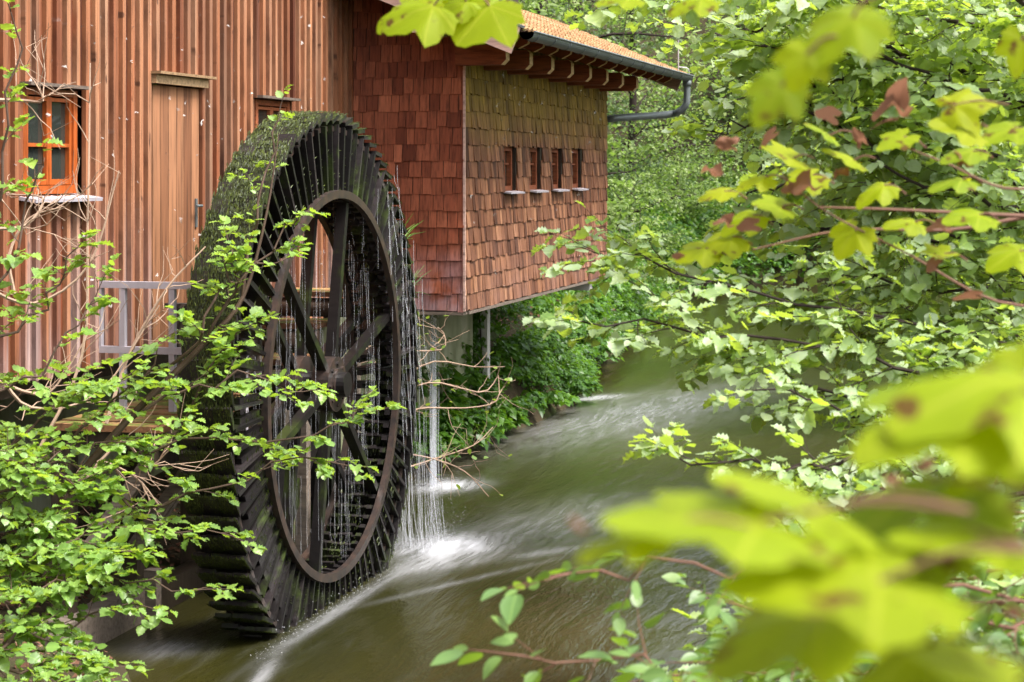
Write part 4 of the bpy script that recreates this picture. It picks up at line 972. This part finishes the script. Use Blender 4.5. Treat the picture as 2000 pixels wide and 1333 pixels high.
# left hazel shrub
hz = thing('hazel_shrub', (-5.95, 9.9, .4), 'broad hazel shrub with rounded green leaves reaching in front of the wheel from lower left', 'shrub')
W = MB(); L = Leaves(); LS = .082
root0 = Vector((-5.95, 9.9, .3))
W.tube(spline([P(130, 960, 10.9), P(250, 820, 11.1), P(400, 670, 11.3), P(475, 580, 11.5), P(520, 420, 11.6), P(545, 260, 11.7)], 20), [.026 * (1 - .045 * i) for i in range(21)], 7, cap=False)
W.tube(spline([root0, P(20, 1250, 10.4), P(130, 960, 10.9)], 8), .028, 7, cap=False)
HZ = [ # points, twigs, twig length, tone
    ([(475, 580, 11.5), (500, 430, 11.6), (525, 310, 11.7), (552, 215, 11.75)], 9, .22, .7),
    ([(400, 670, 11.3), (470, 560, 11.3), (530, 480, 11.4), (590, 420, 11.4)], 8, .30, .7),
    ([(440, 560, 11.4), (480, 520, 11.3), (560, 510, 11.3)], 6, .28, .7),
    ([(330, 720, 11.2), (400, 640, 11.1), (440, 560, 11.2), (450, 480, 11.2)], 8, .34, .6),
    ([(250, 820, 11.1), (360, 760, 11), (480, 740, 11), (590, 770, 11)], 10, .36, .55),
    ([(130, 960, 10.9), (260, 900, 10.9), (430, 860, 10.9), (640, 830, 10.9), (690, 820, 11)], 13, .38, .6),
    ([(180, 960, 10.9), (290, 985, 10.9), (420, 950, 10.8), (560, 900, 10.8), (680, 910, 10.8)], 13, .36, .55),
    ([(100, 900, 10.9), (200, 800, 11), (290, 720, 11.1), (330, 640, 11.2)], 11, .40, .5),
    ([(0, 1000, 10.6), (120, 1040, 10.6), (280, 1030, 10.6), (450, 1060, 10.6)], 12, .36, .5),
    ([(-50, 1120, 10.4), (80, 1140, 10.4), (230, 1130, 10.4), (400, 1150, 10.4)], 12, .34, .5),
    ([(-60, 900, 10.6), (40, 850, 10.8), (150, 760, 10.9), (250, 740, 11)], 12, .42, .55),
    ([(-60, 1050, 10.5), (60, 960, 10.6), (180, 880, 10.8), (260, 860, 10.8)], 12, .42, .5),
    ([(-60, 700, 10.8), (40, 640, 10.9), (110, 560, 11), (140, 490, 11)], 9, .30, .65),
    ([(-60, 620, 10.6), (20, 520, 10.7), (60, 380, 10.8), (90, 300, 10.8)], 7, .24, .6),
    ([(-60, 480, 10.6), (0, 330, 10.6), (30, 150, 10.6), (30, 20, 10.6)], 8, .22, .7),
    ([(-80, 800, 10.6), (60, 730, 10.7), (150, 640, 10.8), (200, 560, 10.9)], 9, .34, .6),
    ([(-80, 1250, 10), (30, 1230, 10.1), (160, 1200, 10.2), (280, 1180, 10.3)], 11, .34, .45),
    ([(-80, 1330, 9.6), (20, 1310, 9.7), (120, 1290, 9.8), (230, 1320, 9.9)], 10, .30, .5),
    ([(-60, 960, 10.3), (60, 1010, 10.3), (150, 1080, 10.3), (230, 1060, 10.4)], 10, .40, .45),
    ([(-60, 1180, 10.2), (30, 1090, 10.3), (120, 1000, 10.5), (200, 960, 10.6)], 11, .40, .45),
    ([(270, 860, 11), (340, 830, 11.1), (420, 700, 11.2), (480, 640, 11.2)], 8, .32, .55),
    ([(-40, 860, 10.4), (30, 900, 10.4), (110, 900, 10.5)], 9, .4, .5),
    ([(-80, 1200, 9.8), (0, 1180, 9.9), (90, 1150, 10), (200, 1110, 10.1)], 14, .36, .45), ([(-80, 1280, 9.6), (0, 1260, 9.7), (80, 1250, 9.8), (160, 1260, 9.9)], 14, .34, .4),
    ([(-80, 1110, 10), (0, 1100, 10.1), (110, 1070, 10.2), (260, 1080, 10.3)], 13, .36, .5), ([(-80, 1380, 9.4), (0, 1350, 9.4), (90, 1340, 9.5), (200, 1335, 9.6)], 12, .3, .5),
    ([(-80, 980, 10.2), (0, 960, 10.3), (80, 920, 10.4), (170, 940, 10.5)], 12, .36, .5),
]
for k_, (pts, nt_, tl_, tn) in enumerate(HZ):
    LS = .055 if k_ == 0 else rnd.uniform(.056, .074); nt_ = int(nt_ * (.62 if k_ in (1, 2, 3, 7, 20) else .75))
    bough(W, L, [P(*q) for q in pts], .008, LS, int(nt_ * 1.3), tl_, tn, gap=.032, tilt=.24, droop=.08, sub=1, t0=.1, seg=10)
W.build('branches', M['bark'], hz); L.build('foliage', M['leaf_hazel'], hz, 'serr')
def floor_plants(): pass

# right-hand trees ------------------------------------------------------------
def side_tree(name, label, cat, base, joins, boughs, leafmat, size, tpl='serr', gap=.05, tilt=.42, droop=.3, sub=1, bark='bark_dark', r0=.018, trunk_r=.11, top=7.0):
    base = Vector((base[0], base[1], float(height(base[0], base[1])) - .1)); t_ = thing(name, base, label, cat)
    T = MB(); sp = spline([base, base + Vector((.05, .1, top * .5)), base + Vector((-.1, .2, top))], 10); T.tube(sp, [trunk_r * (1 - .07 * i) for i in range(11)], 10); T.build('trunk', M[bark], t_, True)
    W = MB(); L = Leaves()
    for pts, nt_, tl_, tn in boughs:
        q = [P(*a) for a in pts]; zt = q[0].z - .4
        j = Vector((base.x + .05, base.y + .1, max(base.z + .3, min(base.z + top - .3, zt))))
        W.tube(spline([j, j.lerp(q[0], .5) + Vector((0, 0, .1)), q[0]], 6), [r0 * 1.6 - .1 * r0 * i for i in range(7)], 6, cap=False)
        bough(W, L, q, r0 * .7, size, int(nt_ * 1.7), tl_, tn, gap=gap, tilt=tilt, droop=droop, sub=sub, t0=.0, seg=14)
    W.build('branches', M[bark], t_); L.build('foliage', M[leafmat], t_, tpl)
    return t_
side_tree('linden_tree', 'large linden on the right bank whose upper boughs fill the top right corner', 'tree', (1.6, 9.5), None, [
    ([(2150, 120, 9.8), (1900, 60, 9.6), (1600, 10, 9.5), (1260, -20, 9.6)], 13, .75, .68),
    ([(1900, 150, 9.9), (1700, 90, 9.8), (1560, 50, 9.8), (1460, 60, 9.9)], 8, .32, .73), ([(1850, 200, 10), (1700, 160, 10), (1550, 150, 10), (1440, 180, 10)], 9, .42, .7), ([(1850, 120, 10.2), (1700, 70, 10.2), (1560, 30, 10.2), (1400, 10, 10.2)], 9, .42, .7), ([(1800, 260, 9.9), (1650, 220, 9.8), (1500, 230, 9.8), (1400, 260, 9.9)], 7, .45, .73), ([(1900, 350, 10.5), (1700, 330, 10.4), (1550, 350, 10.4), (1440, 400, 10.4)], 7, .4, .73), ([(1750, 470, 10.5), (1600, 450, 10.4), (1450, 440, 10.4), (1390, 490, 10.4)], 5, .35, .73),
    ([(2150, 60, 9.2), (1900, -40, 9), (1700, -60, 9), (1500, -60, 9)], 9, .8, .73),
    ([(2150, 230, 9.6), (1900, 170, 9.4), (1700, 110, 9.3), (1490, 85, 9.4)], 13, .6, .68),
    ([(2150, 380, 9.8), (1950, 300, 9.6), (1700, 220, 9.5), (1560, 130, 9.5)], 11, .8, .63),
    ([(2150, 500, 9.5), (1950, 400, 9.3), (1750, 330, 9.3), (1560, 200, 9.4)], 12, .7, .63),
    ([(2150, 30, 10.5), (1950, 150, 10.5), (1800, 230, 10.5), (1620, 300, 10.5)], 11, .9, .58),
    ([(2150, 600, 10), (1980, 520, 10), (1820, 430, 10), (1680, 370, 10)], 11, .8, .58),
    ([(2150, 250, 12), (1950, 200, 12), (1750, 170, 12), (1600, 60, 12)], 11, 1.0, .53),
    ([(2150, 450, 12), (1950, 420, 12), (1800, 380, 12), (1620, 400, 12)], 11, 1.0, .53)], 'leaf_lime', .080, gap=.042)
side_tree('linden_tree', 'linden with pale shining leaves reaching lowest across the river in the middle right', 'tree', (1.2, 8.0), None, [
    ([(2150, 760, 9), (1950, 680, 8.9), (1550, 590, 8.9), (1300, 520, 9), (1180, 490, 9.1)], 17, .55, .63),
    ([(2150, 820, 8.7), (1900, 740, 8.6), (1600, 670, 8.6), (1350, 640, 8.7), (1125, 632, 8.8)], 17, .50, .63),
    ([(2100, 640, 9.2), (1900, 580, 9.2), (1700, 545, 9.2), (1560, 590, 9.2)], 12, .60, .63),
    ([(2100, 960, 8.6), (1880, 870, 8.6), (1700, 790, 8.6), (1500, 720, 8.7), (1270, 580, 8.8)], 15, .55, .68),
    ([(2150, 980, 8.2), (1900, 870, 8.2), (1700, 820, 8.2), (1480, 760, 8.2)], 11, .34, .68),
    ([(2150, 780, 9.8), (1900, 680, 9.8), (1750, 620, 9.8), (1620, 620, 9.8)], 10, .7, .53),
    ([(2100, 850, 7.8), (1750, 880, 7.8), (1550, 915, 7.8), (1300, 890, 7.9)], 14, .42, .68),
    ([(2150, 960, 7.6), (1900, 960, 7.6), (1700, 950, 7.6), (1540, 950, 7.7)], 13, .40, .63),
    ([(2150, 1060, 7.4), (1900, 1040, 7.4), (1700, 1030, 7.4), (1560, 1010, 7.4)], 11, .45, .58),
    ([(2150, 1180, 6.8), (1950, 1170, 6.8), (1700, 1180, 6.8), (1440, 1230, 6.9)], 13, .38, .68), ([(2150, 1260, 6.5), (1900, 1270, 6.5), (1650, 1290, 6.5), (1330, 1320, 6.6)], 15, .36, .65),
    ([(2150, 1340, 6.2), (1850, 1350, 6.2), (1600, 1350, 6.2), (1230, 1345, 6.3)], 15, .36, .6), ([(2150, 1100, 7), (1950, 1090, 7), (1750, 1110, 7), (1580, 1080, 7)], 12, .38, .65),
    ([(2150, 700, 8), (2000, 760, 8), (1850, 830, 8), (1740, 870, 8)], 9, .5, .63)], 'leaf_lime', .072, gap=.042, droop=.25, tilt=.36, r0=.014)
side_tree('alder_tree', 'deeper green tree behind the lindens on the right bank', 'tree', (2.2, 17), None, [
    ([(2150, 100, 17), (1900, 80, 17), (1650, 60, 17), (1450, 40, 17)], 13, 1.3, .53),
    ([(2150, 300, 17), (1900, 240, 17), (1650, 200, 17), (1500, 180, 17)], 13, 1.3, .53),
    ([(2150, 480, 17), (1950, 440, 17), (1800, 400, 17), (1660, 380, 17)], 12, 1.3, .48),
    ([(2150, 620, 17), (1950, 570, 17), (1800, 520, 17), (1690, 500, 17)], 12, 1.2, .48),
    ([(2150, 720, 16), (1950, 660, 16), (1850, 620, 16), (1760, 600, 16)], 10, 1.0, .48),
    ([(2150, 0, 17), (1900, -60, 17), (1650, -40, 17), (1400, -60, 17)], 10, 1.3, .53), ([(2150, 200, 15), (1900, 150, 15), (1650, 120, 15), (1380, 60, 15)], 13, 1.2, .63), ([(2150, 380, 15), (1950, 340, 15), (1750, 280, 15), (1560, 240, 15)], 13, 1.2, .63), ([(2150, 560, 15), (2000, 520, 15), (1850, 470, 15), (1740, 440, 15)], 12, 1.1, .63)], 'leaf_lime', .10, gap=.075, tilt=.5, r0=.03)
side_tree('dogwood_shrub', 'dogwood with smooth pointed leaves and reddish stems at the lower right', 'shrub', (.9, 4.2), None, [
    ([(2050, 1190, 4.6), (1700, 1120, 4.5), (1400, 1100, 4.5), (1120, 1128, 4.5)], 8, .18, .6),
    ([(2050, 1330, 4.6), (1700, 1360, 4.5), (1350, 1330, 4.5), (1040, 1265, 4.5)], 10, .20, .6),
    ([(2050, 1400, 4.3), (1750, 1330, 4.3), (1500, 1300, 4.3), (1330, 1345, 4.3)], 10, .24, .5),
    ([(2080, 1200, 4.9), (1850, 1230, 4.9), (1650, 1260, 4.9), (1400, 1290, 4.9)], 12, .26, .5),
    ([(2080, 1150, 5.2), (1900, 1180, 5.2), (1750, 1200, 5.2), (1620, 1160, 5.2)], 11, .30, .45),
    ([(2080, 1050, 5), (1900, 1040, 5), (1750, 1060, 5), (1640, 1040, 5)], 9, .24, .6),
    ([(2080, 1300, 5.2), (1900, 1290, 5.2), (1700, 1310, 5.2), (1500, 1330, 5.2)], 12, .30, .45),
    ([(2080, 1120, 4.4), (1950, 1100, 4.4), (1850, 1090, 4.4), (1760, 1110, 4.4)], 8, .22, .6)    , ([(2080, 1250, 5.6), (1900, 1240, 5.6), (1700, 1230, 5.6), (1450, 1210, 5.6)], 10, .30, .6), ([(2080, 1340, 5.8), (1850, 1320, 5.8), (1600, 1300, 5.8), (1300, 1310, 5.8)], 12, .32, .55),
    ([(2080, 1100, 5.8), (1950, 1120, 5.8), (1800, 1130, 5.8), (1600, 1110, 5.8)], 9, .3, .6), ([(2080, 1000, 5.9), (1950, 980, 5.9), (1850, 1000, 5.9), (1700, 1010, 5.9)], 8, .28, .6)], 'leaf_dogwood', .072, 'slim', gap=.045, tilt=.5, droop=.3, sub=1, bark='twig_red', r0=.005, trunk_r=.03, top=1.8)

# sycamore with large leaves close to the lens
sy = thing('sycamore_tree', (1.35, 1.9, 1.8), 'sycamore maple close to the viewer with big yellow-green spotted leaves and curled brown edges', 'tree')
T = MB(); T.tube(spline([(1.35, 1.9, 1.6), (1.4, 2.0, 4), (1.3, 2.2, 7.5)], 10), [.13 - .006 * i for i in range(11)], 10); T.build('trunk', M['bark'], sy, True)
W = MB(); L = Leaves(); B2 = Leaves()
def syc(px, py, D, spx, head, tone=.6, pitch=0.0, roll=0.0, frm=None, tgt=None):
    if D > 2.5:
        D *= 1.5
        if frm: frm = (frm[0], frm[1], frm[2] * 1.5)
    if D < 1.7: px -= 45; spx *= .92; pitch = pitch * .38 - .06
    """head: direction of the tip in the picture plane (deg, 0=right, 90=up); the blade lies near level"""
    c = P(px, py, D); s_ = spx / 3800 * D
    d = (RT * math.cos(R(head)) + FW * (-1) * .25 + UP * math.sin(R(head)) * .8).normalized()
    n_ = (UP * math.cos(pitch) - FW * math.sin(pitch) + RT * math.sin(roll)).normalized()
    base = c - d * s_ * .3
    L.add(base, d, n_, s_, tone)
    if frm is not None:
        f = P(*frm); W.tube(spline([f, f.lerp(base, .5) + Vector((0, 0, .01)), base], 6), .0016 * (D ** .3), 5, cap=False)
def limb(pts, r):
    if pts[0][2] > 2.5: pts = [(a, b_, c * 1.5) for a, b_, c in pts]; r *= 1.1
    q = [P(*a) for a in pts]; j = Vector((1.38, 1.98, min(6.5, max(2.2, q[0].z))))
    W.tube(spline([j, j.lerp(q[0], .6) + Vector((0, 0, .05)), q[0]], 8), r * 1.4, 6, cap=False); sp = spline(q, 16); W.tube(sp, [r * (1 - .7 * i / 16) for i in range(17)], 6, cap=False)
# blurred leaves near the lens
limb([(2150, 1000, 1.35), (2020, 960, 1.35), (1850, 935, 1.35)], .0028); limb([(2200, 1150, 1.3), (2050, 1080, 1.3), (1900, 1060, 1.3)], .0025)
for a in [(1390, 1010, 1.3, 560, 172, .55, .42, .1, (1900, 1000, 1.3)), (1560, 950, 1.35, 420, 150, .6, .6, 0, (1900, 1000, 1.3)), (1620, 1140, 1.25, 560, 178, .6, .62, -.1, (2020, 1080, 1.25)),
          (1830, 820, 1.4, 420, 185, .65, .6, .15, (2080, 900, 1.4)), (1950, 720, 1.4, 460, 165, .6, .75, .1, (2080, 900, 1.4)), (1960, 900, 1.45, 300, 200, .6, .5, 0, (2080, 900, 1.4)),
          (1840, 740, 1.5, 380, 180, .3, .12, 0, (2080, 900, 1.4)), (1540, 1225, 1.35, 420, 195, .62, .4, 0, (2020, 1200, 1.3)), (1900, 1050, 1.35, 420, 170, .5, .45, 0, (2150, 1080, 1.3)),
          (1800, 930, 1.5, 420, 178, .25, .16, 0, (2080, 900, 1.4)), (1930, 1310, 1.35, 420, 160, .6, .55, 0, (2150, 1300, 1.3)), (1240, 1050, 1.3, 230, 185, .75, .3, 0, (1500, 1040, 1.3)),
          (1720, 1060, 1.5, 420, 190, .3, .3, 0, (2020, 1080, 1.3)), (1770, 1290, 1.45, 380, 200, .55, .3, 0, (2020, 1300, 1.3)), (1990, 800, 1.5, 360, 230, .6, .9, 0, (2080, 900, 1.4))]:
    syc(*a)
# middle distance leaves, upper right
limb([(2150, 430, 3.6), (1950, 420, 3.6), (1750, 410, 3.6), (1600, 405, 3.6)], .008); limb([(2150, 400, 3.7), (2000, 425, 3.7), (1850, 450, 3.7), (1650, 450, 3.7), (1470, 488, 3.7)], .008)
limb([(2150, 600, 3.5), (1950, 590, 3.5), (1780, 500, 3.5), (1600, 405, 3.5), (1500, 310, 3.5)], .005); limb([(2150, 330, 3.4), (1980, 370, 3.4), (1850, 320, 3.4), (1750, 280, 3.4)], .005)
limb([(2300, 60, 2.6), (2000, -60, 2.6), (1500, -120, 2.8), (1000, -60, 3.2), (900, -30, 3.4)], .007)
for a in [(1440, 430, 3.6, 110, 200, .7, .45, .1), (1400, 470, 3.6, 110, 195, .9, .35, 0), (1350, 490, 3.6, 100, 190, .8, .4, 0), (1500, 400, 3.6, 100, 170, .6, .5, 0), (1520, 300, 3.5, 110, 160, .8, .4, 0), (1560, 350, 3.6, 100, 200, .8, .5, 0),
          (1470, 345, 3.5, 90, 180, .9, .3, 0), (1640, 300, 3.5, 110, 150, .7, .35, 0), (1600, 250, 3.5, 90, 140, .3, .3, 0), (1900, 195, 2.9, 130, 20, .9, .8, .1), (1860, 240, 2.9, 130, 160, .8, .5, 0), (1740, 280, 3.4, 100, 210, .6, .4, 0),
          (1870, 300, 3.2, 110, 190, .4, .35, 0), (1950, 260, 3.1, 120, 200, .5, .3, 0), (1850, 350, 3.4, 110, 180, .3, .25, 0), (1700, 370, 3.5, 100, 200, .7, .4, 0), (1760, 430, 3.5, 100, 170, .7, .4, 0), (1650, 470, 3.5, 100, 230, .8, .5, 0),
          (1880, 420, 3.3, 120, 180, .5, .35, 0), (1960, 500, 3.3, 120, 200, .6, .35, 0), (1820, 500, 3.4, 90, 190, .7, .35, 0), (1390, 380, 3.6, 90, 195, .9, .3, 0)]:
    syc(*a, frm=(a[0] + 70, a[1] + 10, a[2]))
# long leaves high up
for a in [(1620, 60, 2.2, 190, 215, .5, .12, .6), (1560, 135, 2.2, 120, 245, .6, .4, .3), (1500, 200, 2.3, 150, 235, .2, .3, .4), (1640, 20, 2.3, 150, 190, .5, .4, 0), (1340, 0, 3.2, 110, 190, .6, .3, 0), (1200, -5, 3.2, 110, 180, .6, .3, 0), (1990, 110, 2.6, 120, 260, .6, .8, 0)]:
    syc(*a, frm=(a[0] + 90, a[1] - 60, a[2]))
for a in [(800, 20, 3.4, 165, 195, .62, .75, 0), (925, 45, 3.4, 160, 235, .60, .9, .1), (960, 10, 3.5, 110, 330, .55, .8, 0), (870, -15, 3.5, 110, 120, .6, .6, 0), (760, 25, 3.45, 90, 200, .7, .5, 0), (885, 10, 3.4, 90, 200, .6, .9, 0)]:
    syc(*a, frm=(900, -40, 3.4))
# curled dry leaves
for (px_, py_, D_, s_) in [(a, b_, c * 1.5 if c > 2.5 else c, d) for a, b_, c, d in [(1430, 290, 3.5, 70), (1510, 265, 3.5, 80), (1630, 225, 3.4, 85), (1750, 210, 3.3, 110), (1740, 235, 3.3, 90), (1690, 275, 3.4, 70), (1390, 335, 3.6, 70), (1580, 365, 3.5, 90), (1470, 425, 3.5, 75), (1845, 440, 3.4, 80), (1830, 500, 3.4, 60),
                          (1900, 590, 3.4, 90), (1650, 340, 3.5, 60), (1900, 310, 3.2, 70), (1420, 440, 3.5, 60), (1325, 498, 3.6, 40), (1800, 900, 1.8, 60), (1770, 930, 1.6, 80), (1155, 1030, 1.3, 70), (1660, 1255, 3.0, 70), (1555, 380, 3.5, 60), (1990, 1200, 2.0, 60)]]:
    for q in range(1):
        B2.add(P(px_, py_, D_) + rv(.006), RT * -1 + rv(.4), (UP * .4 - FW * .6 + rv(.5)), s_ * .75 / 3800 * D_, 2.0 + rnd.random() * .2)
W.build('branches', M['twig_red'], sy)
o = L.build('foliage', M['leaf_syc'], sy, 'maple'); B2.build('dry_foliage', M['leaf_syc'], sy, 'curl')
print('faces', sum(len(o.data.polygons) for o in bpy.data.objects if o.type == 'MESH'))
